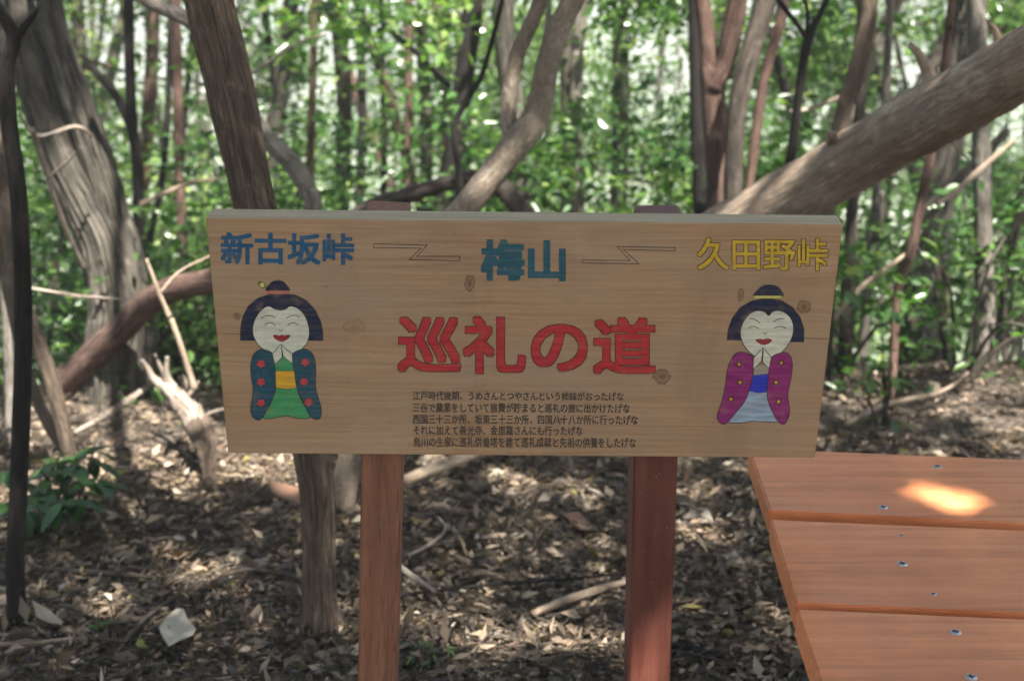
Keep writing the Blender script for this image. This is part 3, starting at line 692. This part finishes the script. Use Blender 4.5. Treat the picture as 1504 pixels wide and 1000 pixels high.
# left cluster
tree('bent_stem_tree', 'bent brown stem curving down behind the dark sapling', [([(114, 722, 22), (98, 650, 22), (76, 560, 24), (48, 480, 22), (22, 400, 22), (6, 280, 22), (-6, 180, 20), (-20, 20, 18)], 3.9, 3.9, True), ([(96, 660, 20), (70, 620, 18), (44, 560, 18), (22, 470, 18), (4, 380, 17), (-12, 250, 15)], 3.95, 4.1, False)], BARK_BROWN, seg=14)
tree('lit_stem_tree', 'pale sunlit stem at the left edge', [([(12, 660, 14), (14, 560, 15), (8, 430, 15), (4, 300, 14), (2, 150, 13), (0, -60, 12)], 4.5, 4.5, True)], BARK_PALE, seg=12)
tree('slim_left_tree', 'slim brown trunk between the furrowed tree and the sign', [([(272, 560, 16), (270, 420, 15), (264, 250, 15), (260, 100, 15), (257, -40, 14)], 6.4, 6.4, True)], BARK_RED, seg=12)
tree('kinked_tree', 'dark kinked trunk right of the furrowed tree', [([(212, 560, 18), (206, 420, 18), (202, 250, 17), (194, 180, 16), (190, 80, 16), (188, -60, 15)], 6.1, 6.1, True), ([(198, 200, 14), (170, 140, 13), (140, 105, 12), (120, 80, 8)], 6.1, 6.2, False)], BARK_DARK, seg=12)
tree('small_left_tree', 'thin dark stem standing left of the slim brown trunk', [([(238, 560, 12), (232, 450, 12), (215, 380, 12), (240, 250, 10), (250, 60, 10), (252, -60, 9)], 6.8, 6.8, True)], BARK_DARK, seg=10)
tree('grey_limb_tree', 'curved grey limb sweeping behind the brown leaning trunk', [([(462, 330, 26), (452, 280, 27), (425, 235, 27), (385, 195, 26), (335, 110, 24), (290, 40, 24), (230, 8, 20), (140, -40, 16)], 4.6, 4.7, True)], BARK_PALE, seg=14)
tree('straight_dark_tree', 'thin straight dark pole left of the forked trunk', [([(454, 320, 13), (456, 220, 12), (460, 100, 11), (464, -60, 10)], 6.2, 6.2, True)], BARK_RED, seg=10)
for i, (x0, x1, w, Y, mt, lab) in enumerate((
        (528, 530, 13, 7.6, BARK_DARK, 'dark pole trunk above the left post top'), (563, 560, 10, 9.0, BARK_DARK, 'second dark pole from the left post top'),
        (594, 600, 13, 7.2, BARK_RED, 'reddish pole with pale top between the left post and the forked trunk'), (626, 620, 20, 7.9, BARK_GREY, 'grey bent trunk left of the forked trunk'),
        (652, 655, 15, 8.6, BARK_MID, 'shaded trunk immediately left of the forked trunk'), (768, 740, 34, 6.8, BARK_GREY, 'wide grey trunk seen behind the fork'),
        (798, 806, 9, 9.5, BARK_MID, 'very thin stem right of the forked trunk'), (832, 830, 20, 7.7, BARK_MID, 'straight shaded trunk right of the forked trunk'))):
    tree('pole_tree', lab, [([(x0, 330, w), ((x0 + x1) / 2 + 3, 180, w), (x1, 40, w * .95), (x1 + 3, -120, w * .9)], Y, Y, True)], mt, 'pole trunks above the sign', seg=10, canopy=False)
tree('dark_twig_tree', 'thin dark crooked branch crossing left of the forked trunk', [([(676, 300, 10), (672, 240, 9), (668, 185, 9), (690, 140, 10), (708, 110, 8), (728, 40, 7), (738, 0, 7), (760, -90, 6)], 4.6, 4.6, True)], BARK_DARK, seg=8, canopy=False)

# leaning log and fallen logs
def log(name, label, pts, Y0, Y1, m, seg=20, cat='log', extra=(), **kw):
    P, Rd = pix_path(pts, Y0, Y1)
    root = empty(name, P[0], label, cat)
    link('trunk', tube('trunk', P, Rd, seg, 8, **kw), m, root)
    for e, y0, y1 in extra:
        P2, R2 = pix_path(e, y0, y1); link('branch_stub', tube('branch_stub', P2, R2, 8, 5, .2, jag=.01), m, root)
    return root
log('leaning_log', 'thick bare grey-brown log slanting up to the right behind the sign', [(770, 515, 84), (930, 420, 86), (1130, 307, 89), (1300, 208, 94), (1400, 152, 99), (1504, 95, 104), (1700, -14, 100)], 5.0, 3.0, DEAD, 96, lump=.1, ridge=.03, rfreq=6, seed=3.3,
    extra=[([(1224, 215, 24), (1222, 205, 20), (1221, 199, 15)], 4.12, 4.04), ([(1392, 195, 9), (1402, 212, 6), (1420, 232, 3)], 3.7, 3.68), ([(1468, 62, 14), (1460, 42, 10), (1454, 34, 5)], 3.46, 3.46), ([(1372, 140, 30), (1364, 108, 22), (1350, 80, 15), (1338, 68, 10)], 3.8, 3.85)])
log('fallen_log', 'reddish fallen trunk sloping up to the left end of the sign', [(84, 572, 46), (150, 512, 42), (205, 455, 40), (245, 428, 38), (310, 412, 36), (420, 390, 34), (560, 330, 30)], 5.02, 4.2, BARK_RED, 18, lump=.1, seed=5.1)
log('arched_log', 'dark arching fallen branch just above the sign behind the forked trunk', [(480, 350, 22), (535, 308, 24), (590, 291, 26), (650, 270, 24), (700, 262, 22), (738, 278, 32), (766, 312, 34), (790, 380, 34)], 4.9, 4.7, BARK_MID, 24, lump=.3, seed=8.8)
# broken pale stump in the sun
g = gnd(307, 722)
st = empty('broken_branch', g, 'pale broken dead branch standing in bright sun left of the sign', 'dead branch')
P, Rd = pix_path([(308, 726, 12), (306, 690, 24), (302, 655, 34), (294, 632, 36)], g.y, g.y + .14)
link('stem', tube('stem', P, Rd, 28, 8, .35, ridge=.15, jag=.03, seed=2.2), BARK_BROWN, st)
P, Rd = pix_path([(300, 648, 26), (294, 630, 34), (281, 608, 34), (262, 588, 28), (248, 573, 20), (232, 562, 10)], g.y + .11, g.y + .35)
link('broken_top', tube('broken_top', P, Rd, 28, 8, .4, ridge=.2, jag=.05, seed=2.9), DEADPALE, st)
for pts in ([(258, 580, 20), (246, 556, 13), (244, 540, 9), (246, 524, 5)], [(245, 572, 16), (225, 556, 12), (218, 542, 8), (208, 528, 4)], [(262, 582, 16), (272, 566, 10), (268, 552, 5)], [(270, 590, 12), (284, 572, 7), (292, 560, 3)], [(252, 576, 10), (236, 540, 6), (228, 520, 3)], [(290, 620, 8), (310, 606, 5), (330, 600, 2)], [(296, 660, 6), (302, 690, 6), (296, 716, 3)]):
    P, Rd = pix_path(pts, g.y + .32, g.y + .3); link('spur', tube('spur', P, Rd, 9, 5, .15), DEADPALE, st)

for lab, pts, Y, mt in (('thin pale pole leaning on the fallen log left of the sign', [(286, 572, 9), (270, 520, 8), (252, 470, 8), (238, 440, 7), (215, 380, 5)], 4.25, DEAD),
        ('thin twig crossing level behind the dark sapling', [(-10, 418, 4), (50, 424, 5), (110, 434, 5), (190, 440, 3)], 4.2, DEADPALE),
        ('fine dead twig rising from the fallen log towards the sign', [(236, 430, 5), (262, 400, 4), (300, 380, 3), (330, 366, 2)], 4.2, DEAD),
        ('grey slanting branch right of the sign edge', [(1222, 470, 8), (1262, 425, 8), (1300, 395, 7), (1342, 366, 5)], 4.9, DEAD),
        ('thin broken branch propped under the log at the right', [(1376, 300, 9), (1400, 285, 9), (1450, 240, 8), (1490, 205, 5)], 5.2, DEAD),
        ('bare pale branch across the leaves above the log', [(1160, 165, 6), (1195, 158, 7), (1240, 140, 6), (1262, 132, 4)], 5.2, DEADPALE),
        ('pale thin branch behind the brown leaning trunk', [(365, 112, 4), (400, 88, 5), (440, 62, 4), (480, 50, 2)], 4.9, DEADPALE),
        ('dead twig tangle behind the furrowed tree', [(205, 300, 6), (240, 285, 7), (280, 268, 6), (330, 262, 4)], 5.3, DEAD),
        ('thin stem slanting up at the far left edge', [(60, 560, 8), (75, 480, 8), (82, 400, 7), (100, 300, 6), (120, 220, 5)], 5.6, BARK_MID)):
    P, Rd = pix_path(pts, Y, Y + .1); o = link('dead_branch', tube('dead_branch', P, Rd, 8, 6, .2, seed=rnd.random() * 9), mt); tag(o, lab, 'branch')
# =================================================================== CANOPY: added overhead leaves with gaps cut for sun patches
for x, y, r in ((150, 604, .13), (118, 600, .12), (185, 607, .12), (60, 640, .05), (170, 690, .13), (215, 700, .12), (255, 690, .09), (120, 715, .06), (235, 735, .05), (345, 700, .05),
                (420, 690, .07), (410, 676, .06), (445, 715, .05), (640, 692, .02), (750, 722, .02), (850, 726, .0), (660, 765, -.02), (1030, 783, .02), (1015, 735, .0),
                (1400, 600, .03), (1455, 575, .06), (1490, 625, .05), (1500, 560, .05), (700, 950, .02), (870, 955, .02), (300, 850, .02)):
    beam(gnd(x, y), r)
for x, y, Y, r in ((262, 584, g.y + .26, .2), (245, 562, g.y + .3, .18), (284, 612, g.y + .18, .16), (155, 245, 4.75, .09), (145, 262, 4.75, .09), (100, 165, 4.8, .05), (165, 455, 4.75, .06),
                   (1050, 150, 5.25, .13), (1045, 60, 5.25, .13), (1074, 60, 5.2, .08), (1052, 210, 5.25, .06), (1110, 40, 5.05, .07), (1125, 120, 5.5, .08), (1445, 430, 5.4, .09), (1446, 490, 5.4, .08), (1338, 500, 5.8, .08), (1264, 560, 5.2, .06),
                   (1085, 295, 4.2, .05), (300, 410, 4.3, .04), (215, 450, 4.3, .03), (12, 560, 4.4, .05), (8, 430, 4.4, .04), (38, 600, 3.8, .05), (742, 240, 3.6, .012), (1345, 400, 4.6, .05)):
    beam(atY(x, y, Y), r)
beam(bp(952, 985, -.05), .030)
for bx, by, br in ((1318, 718, -.01), (1345, 722, .014), (1380, 727, -.004), (1402, 732, .010)): beam(atZ(bx, by, DZ), br)
for t in range(7): beam(bp(500 + 100 * t / 6, 545 + 105 * t / 6), -.03)
for t in range(5): beam(bp(1000 + 70 * t / 4, 375 + 70 * t / 4), -.03)

# unseen trees added round the viewpoint so their crowns shade the sign
def standing(x, y, label, h=5.2, r=.09, m=BARK_MID):
    z = ground_z(x, y); root = empty('added_shade_tree', Vector((x, y, z)), label, 'tree', 'added shade trees round the viewpoint')
    P = [Vector((x, y, z - .1)), Vector((x + .1, y - .05, z + 1.5)), Vector((x - .05, y + .1, z + 3.4)), Vector((x + .1, y, z + h))]
    link('trunk', tube('trunk', P, [r * 1.2, r, r * .85, r * .6], 12, 6, .08), m, root); TREES.append([root, P[-1], True])
standing(-2.6, -.8, 'added unseen shade tree to the left behind the viewpoint'); standing(2.9, -.9, 'added unseen shade tree to the right behind the viewpoint'); standing(1.0, -3.6, 'added unseen shade tree straight behind the viewpoint')
standing(4.4, 1.9, 'added unseen shade tree beyond the right side of the deck'); standing(-3.6, 2.2, 'added shade tree out of view to the left of the dark sapling'); standing(4.2, -3.4, 'added unseen shade tree far behind the viewpoint on the right')

can_trees = [t for t in TREES if t[2]]
N_CL = 1900
cx = rng.uniform(-3.8, 5.8, N_CL); cy = rng.uniform(-5.6, 3.3, N_CL); cz = rng.uniform(4.3, 7.2, N_CL)
cl = np.stack([cx, cy, cz], 1)
leafpos = cull(clumps(cl, .32, 46))
# extra leaf clumps added sunward of the sign and deck to shade them
tg = []
for _ in range(190):
    a = rnd.random(); b = rnd.random(); q = bp(300 + 940 * a, 320 + 350 * b) if rnd.random() < .66 else atZ(1150 + 420 * a, 670 + 340 * b, DZ)
    q = q + SUN * rnd.uniform(4.2, 6.8); tg.append(tuple(q))
fillpos = cull(clumps(np.array(tg), .18, 62))
leafpos = np.concatenate([leafpos, fillpos])
tops = np.array([[t[1].x, t[1].y] for t in can_trees])
own = np.argmin(((leafpos[:, None, :2] - tops[None]) ** 2).sum(2), axis=1)
for i, (root, top, _) in enumerate(can_trees):
    pts = leafpos[own == i]
    if len(pts) < 30: continue
    link('crown', leaf_mesh('crown', pts, .10, .75, .5, .15), LEAF_DEEP, root)  # unseen overhead leaves, added to dapple the light
    for kk in range(5):                                  # limbs that carry the crown
        for attempt in range(14):                        # limbs leave the canopy's gaps open
            q = pts[rng.integers(len(pts))]; q = Vector(q); mid = (top + q) / 2 + Vector((rnd.uniform(-.2, .2), rnd.uniform(-.2, .2), rnd.uniform(0, .3)))
            s0 = top - Vector((0, 0, rnd.uniform(0, .3)))
            smp = np.array([tuple(s0.lerp(mid, t)) for t in np.linspace(0, 1, 12)] + [tuple(mid.lerp(q, t)) for t in np.linspace(0, 1, 12)])
            if len(cull(smp)) > len(smp) - 3: break
        link('limb', tube('limb', [s0, mid, q], [.028, .018, .006], 7, 5, .1), BARK_MID, root)

# =================================================================== THE WOOD BEHIND
def wood_tree(x, y, kind, i):
    z = ground_z(x, y); h = rnd.uniform(5.5, 8.0); r = rnd.uniform(.016, .05)
    m = [BARK_DARK, BARK_MID, BARK_GREY, BARK_RED, BARK_PALE][kind]
    lab = ['thin dark trunk with leafy sprays deep in the wood', 'thin brown trunk with leafy sprays deep in the wood', 'thin grey trunk with leafy sprays deep in the wood', 'thin reddish trunk with leafy sprays deep in the wood', 'thin pale trunk with leafy sprays deep in the wood'][kind]
    q = Vector((x, y, z + 2.2)) - EYE; u = 752 + FPX * q.x / q.dot(FW)
    zone = 'left of the furrowed grey tree' if u < 110 else 'between the furrowed tree and the brown leaning trunk' if u < 330 else 'between the brown leaning trunk and the forked trunk' if u < 700 else 'between the forked trunk and the red-barked trunk' if u < 1040 else 'above or under the leaning log' if u < 1430 else 'right of the pale pole trunk'
    lab = ['dark', 'brown', 'grey', 'reddish', 'pale'][kind] + ' thin leafy trunk ' + ('close' if y < 9 else 'deeper' if y < 14 else 'far off') + ', ' + zone
    root = empty('woodland_tree', Vector((x, y, z)), lab, 'tree', 'slender trees deep in the wood')
    lx, ly = rnd.gauss(0, 1.0), rnd.uniform(-.5, .5)
    P = [Vector((x, y, z - .1))] + [Vector((x + lx * t + rnd.uniform(-.24, .24), y + ly * t + rnd.uniform(-.1, .1), z + h * t)) for t in (.25, .5, .75, 1)]
    link('trunk', tube('trunk', P, [r * 1.15, r, r * .9, r * .75, r * .4], 9, 5, .1, seed=i), m, root)
    cs = []
    for kk in range(7):
        t = .06 + .62 * rnd.random() ** .9; b = P[0].lerp(P[-1], t); a = rnd.uniform(0, 6.28); L = rnd.uniform(.5, 1.5)
        e = b + Vector((math.cos(a) * L, math.sin(a) * L, rnd.uniform(-.1, .6)))
        if kk < 4: link('limb', tube('limb', [b, (b + e) / 2 + Vector((0, 0, .08)), e], [r * .35, r * .22, .004], 6, 4, .1), m, root)
        for s in ((.5, .8, 1.1) if kk % 2 else (.4, .6, .8, .95, 1.1)): cs.append(tuple(b + (e - b) * s + Vector((rnd.uniform(-.2, .2), rnd.uniform(-.2, .2), rnd.uniform(-.15, .2)))))
    pos = clumps(np.array(cs), rnd.choice([.2, .27, .36, .44]), rnd.choice([85, 125, 170]))
    link('crown', leaf_mesh('crown', pos, rnd.choice([.045, .055, .07]), .55, .42, .3, simple=True, tint=np.clip(rng.normal(.46 + rnd.uniform(-.3, .25), .26, len(pos)), 0, 1)), LEAF, root)
i = 0
while i < 135:
    y = 6.9 + 19 * rnd.random() ** 1.25; x = rnd.uniform(-1, 1) * (.40 * y + 1.2)
    wood_tree(x, y, rnd.choice([0, 1, 1, 2, 2, 3, 4]), i); i += 1

for i in range(38):
    y = rnd.uniform(6.2, 10.0) if i < 22 else rnd.uniform(4.9, 5.9); x = rnd.uniform(-1, 1) * (.38 * y + .6)
    if i < 8: x = -abs(x) - .2; 
    z = ground_z(x, y); q = Vector((x, y, z + .8)) - EYE; u = 752 + FPX * q.x / q.dot(FW)
    zone = 'at the far left edge' if u < 60 else 'beside the furrowed grey tree' if u < 220 else 'between the furrowed tree and the sign' if u < 320 else 'behind the left painted woman' if u < 560 else 'behind the middle of the sign' if u < 900 else 'behind the right painted woman' if u < 1240 else 'under the leaning log' if u < 1400 else 'by the pale pole trunk'
    root = empty('undergrowth_shrub', Vector((x, y, z)), ('low' if y < 6.5 else 'mid-distance' if y < 8 else 'distant') + ' leafy bush in the undergrowth ' + zone, 'shrub', 'undergrowth bushes on the slope')
    cs = []
    for kk in range(6):
        a = rnd.uniform(0, 6.28); e = Vector((x + math.cos(a) * rnd.uniform(.1, .6), y + math.sin(a) * rnd.uniform(.1, .5), z + (rnd.uniform(.35, 1.5) if i < 22 else rnd.uniform(.15, .6))))
        link('stem', tube('stem', [Vector((x, y, z - .05)), (Vector((x, y, z)) + e) / 2 + Vector((0, 0, .1)), e], [.009, .006, .003], 6, 4, .1), BARK_MID, root)
        for s in range(3): cs.append(tuple(e + Vector((rnd.uniform(-.2, .2), rnd.uniform(-.2, .2), rnd.uniform(-.25, .1)))))
    pos = clumps(np.array(cs), .22 if i < 22 else .17, 60 if i < 22 else 22)
    link('foliage', leaf_mesh('foliage', pos, .055, .6, .42, .3, tint=np.clip(rng.normal(.4, .25, len(pos)), 0, 1)), LEAF_DEEP if rnd.random() < .4 else LEAF, root)

# =================================================================== FOREST FLOOR
# leaf litter (nobody could count it)
def litter(n, x0, x1, y0, y1, L, lift):
    x = rng.uniform(x0, x1, n); y = y0 + (y1 - y0) * rng.uniform(0, 1, n) ** 1.15
    z = np.array([ground_z(a, b) for a, b in zip(x, y)]) + rng.uniform(.002, lift, n)
    return np.stack([x, y, z], 1)
pos = np.concatenate([litter(120000, -2.4, 2.6, 2.3, 4.4, .06, .035), litter(50000, -4, 4.5, 4.2, 7.5, .06, .03)])
tt = np.clip(rng.beta(1.5, 2.1, len(pos)), 0, .96); q = rng.uniform(0, 1, len(pos)); tt[(q > .9) & (q <= .975)] = rng.uniform(.8, .95, ((q > .9) & (q <= .975)).sum()); tt[q > .975] = rng.uniform(.965, 1, (q > .975).sum())
tag(link('leaf_litter', leaf_mesh('leaf_litter', pos, .028, .66, .46, 0, tint=tt, spread=.55, simple=True), LITTER), 'brown and grey dead leaves carpeting the forest floor', 'leaf litter', kind='stuff')
def stick_geo(n, seed):
    r = random.Random(seed); V = []; F = []; B = []
    for _ in range(n):
        x = r.uniform(-3, 3.2); y = 2.3 + 4 * r.random() ** 1.4; a = r.uniform(0, math.pi); L = r.uniform(.05, .4); rad = r.uniform(.0008, .0032)
        k = 4; pts = []; bend = r.uniform(-.5, .5)
        for j in range(k):
            t = j / (k - 1) - .5; px = x + math.cos(a + bend * t) * L * t; py = y + math.sin(a + bend * t) * L * t
            pts.append(Vector((px, py, ground_z(px, py) + .02 + r.uniform(0, .025))))
        d = Vector((math.cos(a), math.sin(a), 0)); u = Vector((-d.y, d.x, 0))
        b0 = len(V)
        for j, p in enumerate(pts):
            for s in range(4):
                an = s * math.pi / 2; V.append(p + (u * math.cos(an) + Vector((0, 0, 1)) * math.sin(an)) * rad * (1 - .15 * j)); B.append((x, y + an, j * L / 3))
        for j in range(k - 1):
            for s in range(4): F.append((b0 + j * 4 + s, b0 + j * 4 + (s + 1) % 4, b0 + (j + 1) * 4 + (s + 1) % 4, b0 + (j + 1) * 4 + s))
    me = mesh('twig_litter', V, F, True); at = me.attributes.new('bk', 'FLOAT_VECTOR', 'POINT'); at.data.foreach_set('vector', np.array(B, dtype=np.float32).ravel()); return me
tag(link('twig_litter', stick_geo(6500, 4), TWIG), 'fine broken twigs scattered through the leaf litter', 'twigs', kind='stuff')

# single sticks one can pick out
def stick(label, pts, m, lift=.03, name='fallen_stick'):
    P = [gnd(x, y) + Vector((0, 0, lift + wpx(w, gnd(x, y)) / 2)) for x, y, w in pts]; Rd = [wpx(w, p) / 2 for (x, y, w), p in zip(pts, P)]
    o = link(name, tube(name, P, Rd, 9, 5, .12, seed=rnd.random() * 9), m); tag(o, label, 'stick')
stick('long thin brown stick crossing the bottom left of the ground', [(-20, 852, 8), (60, 856, 8), (150, 862, 9), (230, 868, 6), (330, 880, 3)], TWIG)
stick('pale stick along the bottom left edge of the photo', [(-20, 970, 8), (60, 966, 8), (120, 960, 7), (180, 962, 4)], DEAD)
stick('crooked stick curving towards the left trunk base', [(170, 985, 7), (215, 930, 8), (270, 890, 6), (330, 850, 5), (390, 842, 3)], TWIG)
stick('pale pole lying between the posts behind the sign', [(585, 748, 16), (650, 722, 18), (710, 700, 18), (800, 664, 18)], DEAD, .06)
stick('thin black rod lying between the posts', [(575, 908, 5), (700, 892, 5), (820, 882, 4), (930, 872, 4)], BARK_DARK, .05)
stick('brown rotten stick against the foot of the right post', [(782, 930, 10), (830, 912, 14), (880, 895, 13), (925, 880, 9)], DEAD, .04)
stick('short pale stick beside the left post', [(585, 862, 9), (605, 880, 10), (640, 902, 8)], DEADPALE, .05)
stick('small forked twig lying right of the left post', [(600, 840, 5), (630, 825, 6), (655, 800, 5), (640, 780, 3)], DEADPALE, .04)
stick('thin tan stick in front of the right post', [(800, 932, 4), (860, 918, 4), (925, 905, 3)], TWIG, .04)
stick('dark mossy stick on the ground left of the deck', [(990, 968, 14), (1020, 975, 16), (1055, 985, 14)], BARK_DARK, .02)
stick('grey stick slanting over litter left of the deck', [(1000, 905, 5), (1050, 925, 6), (1100, 950, 5)], TWIG)
stick('pale sunlit stick on the slope behind the left sapling', [(110, 662, 7), (150, 640, 8), (215, 596, 9), (240, 575, 7)], DEADPALE, .05)
stick('stick sloping across the ground beyond the deck', [(1240, 650, 8), (1300, 620, 9), (1380, 600, 6), (1420, 570, 4)], DEAD, .05)
stick('thin branch on the litter in front of the left trunk', [(300, 800, 4), (340, 770, 5), (390, 735, 4), (410, 715, 3)], TWIG, .04)
stick('long curved stick behind the left trunk base', [(310, 880, 5), (360, 862, 6), (420, 868, 5), (470, 885, 3)], TWIG, .04)
stick('twig lying flat at the bottom centre of the photo', [(640, 985, 5), (700, 972, 6), (790, 968, 4), (830, 955, 3)], TWIG, .03)

# large fallen leaves
def big_leaf(pts, label, t, m=LITTER, curl=.15, group=None, base=None):
    q = [gnd(x, y) for x, y in pts]; c = sum(q, Vector()) / len(q)
    z0 = max(ground_z(v.x, v.y) for v in q) + (.052 if len(pts) == 10 else .034)
    n = len(q); V = [Vector((c.x, c.y, z0))]
    for i, v in enumerate(q): V.append(Vector((v.x, v.y, z0 + curl * (v - c).length * (.4 + .6 * math.sin(i * 2.1)) )))
    for i, v in enumerate(q): V.append((V[0] + V[i + 1]) / 2 + Vector((0, 0, -.004)))
    F = []
    for i in range(n):
        j = (i + 1) % n; F += [(0, n + 1 + i, n + 1 + j), (n + 1 + i, 1 + i, 1 + j, n + 1 + j)]
    me = mesh('fallen_leaf', V, F, True); at = me.attributes.new('tint', 'FLOAT', 'POINT'); at.data.foreach_set('value', np.full(len(V), t, np.float32))
    tag(link('fallen_leaf', me, m), label, 'leaf', group)
big_leaf([(236, 962), (248, 944), (262, 928), (272, 932), (276, 945), (290, 962), (286, 975), (268, 990), (250, 985), (240, 972)], 'large pale torn leaf lying at the bottom left', .95, curl=.16)
big_leaf([(50, 915), (72, 922), (94, 936), (92, 950), (74, 948), (56, 932)], 'folded pale grey leaf at the lower left edge', .9, curl=.3)
big_leaf([(132, 948), (148, 938), (170, 932), (156, 944), (140, 952)], 'single fresh green leaf fallen on the litter', .55, LEAF, .2)
big_leaf([(200, 972), (208, 967), (218, 970), (218, 978), (206, 981)], 'small yellow-green fruit-like leaf scrap at the bottom left', 1.0, curl=.5)
big_leaf([(362, 850), (395, 842), (412, 850), (380, 860)], 'pale bark flake lying left of the trunk base', .8)
big_leaf([(395, 735), (440, 745), (450, 770), (400, 750)], 'reddish bark slab leaning near the left trunk', .968, curl=.3)
big_leaf([(640, 862), (652, 858), (655, 866), (645, 872)], 'yellowish leaf on the litter right of the left post', .99)
big_leaf([(826, 780), (850, 782), (875, 798), (850, 802)], 'curled reddish-brown leaf between the posts', .968, curl=.4)
big_leaf([(1020, 770), (1040, 772), (1048, 788), (1028, 790)], 'leaf coloured pale as a sun patch right of the right post', .95)  # pale tint paints the sun patch on the litter here
for i in range(60):
    x, y = rnd.uniform(0, 1150), rnd.uniform(740, 1000)
    s = rnd.uniform(6, 12); a0 = rnd.uniform(0, 6.28); pp = []
    for j in range(8):
        a = j * math.pi / 4; rx = s * math.cos(a); ry = s * .5 * math.sin(a) * (1 - .25 * math.cos(a)); pp.append((x + rx * math.cos(a0) - ry * math.sin(a0), y + (rx * math.sin(a0) + ry * math.cos(a0)) * .6))
    big_leaf(pp, 'curled dry leaf lying loose on top of the litter', rnd.choice([.35, .5, .6, .7, .8, .86, .9]), curl=rnd.uniform(.1, .6), group='loose dry leaves on the litter')

# =================================================================== PLANTS
def big_blades(name, specs, m, parent):
    """specs: (base, direction, up, length, width). A pointed blade with midrib fold and arch."""
    V = []; F = []; T = []
    for (b, d, u, L, w, t) in specs:
        s = d.cross(u).normalized(); n = s.cross(d).normalized(); k0 = len(V)
        prof = [(0, .05), (.2, .75), (.45, 1), (.7, .8), (.88, .4), (1, .02)]
        for (q, ww) in prof:
            c = b + d * L * q - n * L * .25 * q * q
            V += [c + s * w * ww * .5 + n * w * .12 * ww, c, c - s * w * ww * .5 + n * w * .12 * ww]; T += [t] * 3
        for j in range(5):
            a = k0 + j * 3; F += [(a, a + 1, a + 4, a + 3), (a + 1, a + 2, a + 5, a + 4)]
    me = mesh(name, V, F, True); at = me.attributes.new('tint', 'FLOAT', 'POINT'); at.data.foreach_set('value', np.array(T, np.float32))
    return link(name, me, m, parent)
def shrub(name, label, base, pts, L, m=LEAF_DEEP, per=5, stem_m=BARK_MID, asp=.42, cat='shrub', tmax=1.0):
    root = empty(name, base, label, cat)
    for p in pts:
        mid = base.lerp(p, .55) + Vector((rnd.uniform(-.04, .04), rnd.uniform(-.04, .04), .02))
        link('stem', tube('stem', [base - Vector((0, 0, .03)), mid, p], [.005, .004, .002], 6, 5, .1), stem_m, root)
        for j in range(per):
            a = 2 * math.pi * j / per + rnd.uniform(-.4, .4); d = Vector((math.cos(a), math.sin(a), rnd.uniform(-.55, .25))).normalized()
            b = p - (p - mid).normalized() * rnd.uniform(0, .06)
            big_blades('leaf', [(b, d, Vector((rnd.uniform(-.2, .2), rnd.uniform(-.2, .2), 1)), L * rnd.uniform(.75, 1.2), L * asp * rnd.uniform(.8, 1.1), rnd.random() * tmax)], m, root)
b = gnd(75, 800)
pts = [atY(x, y, b.y + dy) for x, y, dy in ((60, 690, 0), (95, 660, .15), (130, 665, .1), (160, 690, .05), (110, 700, 0), (75, 715, -.05), (95, 735, -.12), (120, 725, -.08), (20, 730, .05), (8, 690, .1), (140, 650, .2), (85, 675, .2), (55, 735, -.1))]
shrub('green_shrub', 'leafy green broadleaf shrub beside the dark sapling at lower left', b, pts, .085, tmax=.45)
b = gnd(1298, 640); shrub('sapling_plant', 'small bright green seedling on the slope right of the sign', b, [atY(x, y, b.y) for x, y in ((1295, 515), (1310, 530), (1285, 535), (1300, 560), (1290, 610))], .07, LEAF, 4)
b = gnd(620, 1000); shrub('low_fern', 'small feathery green plant at the foot of the left post', b, [gnd(x, y) + Vector((0, 0, .05)) for x, y in ((600, 975), (620, 970), (640, 978), (612, 990), (632, 995), (650, 990))], .028, LEAF, 9, asp=.3)
b = gnd(20, 560); shrub('left_edge_plant', 'bright green sprig at the left edge behind the dark sapling', atY(5, 470, b.y), [atY(x, y, b.y) for x, y in ((12, 375), (5, 370), (25, 385))], .08, LEAF, 4) if False else None

# =================================================================== AIR
HZ, nt, p, out = mat('haze_air'); nt.nodes.remove(p)
pv = nt.nodes.new('ShaderNodeVolumePrincipled'); pv.inputs['Color'].default_value = (.9, .95, .92, 1); pv.inputs['Density'].default_value = .005; pv.inputs['Anisotropy'].default_value = .2
nt.links.new(pv.outputs[0], out.inputs['Volume'])
zl = min(v[2] for v in V0) - 1.0
bm = bmesh.new(); bmesh.ops.create_cube(bm, size=1)
for v in bm.verts: v.co = Vector((v.co.x * 3100, v.co.y * 3400 + 1340, zl + (v.co.z + .5) * (11.0 - zl)))
me = bpy.data.meshes.new('haze'); bm.to_mesh(me); bm.free(); me.materials.append(HZ)
hz = bpy.data.objects.new('haze', me); COL.objects.link(hz); tag(hz, kind='stuff')
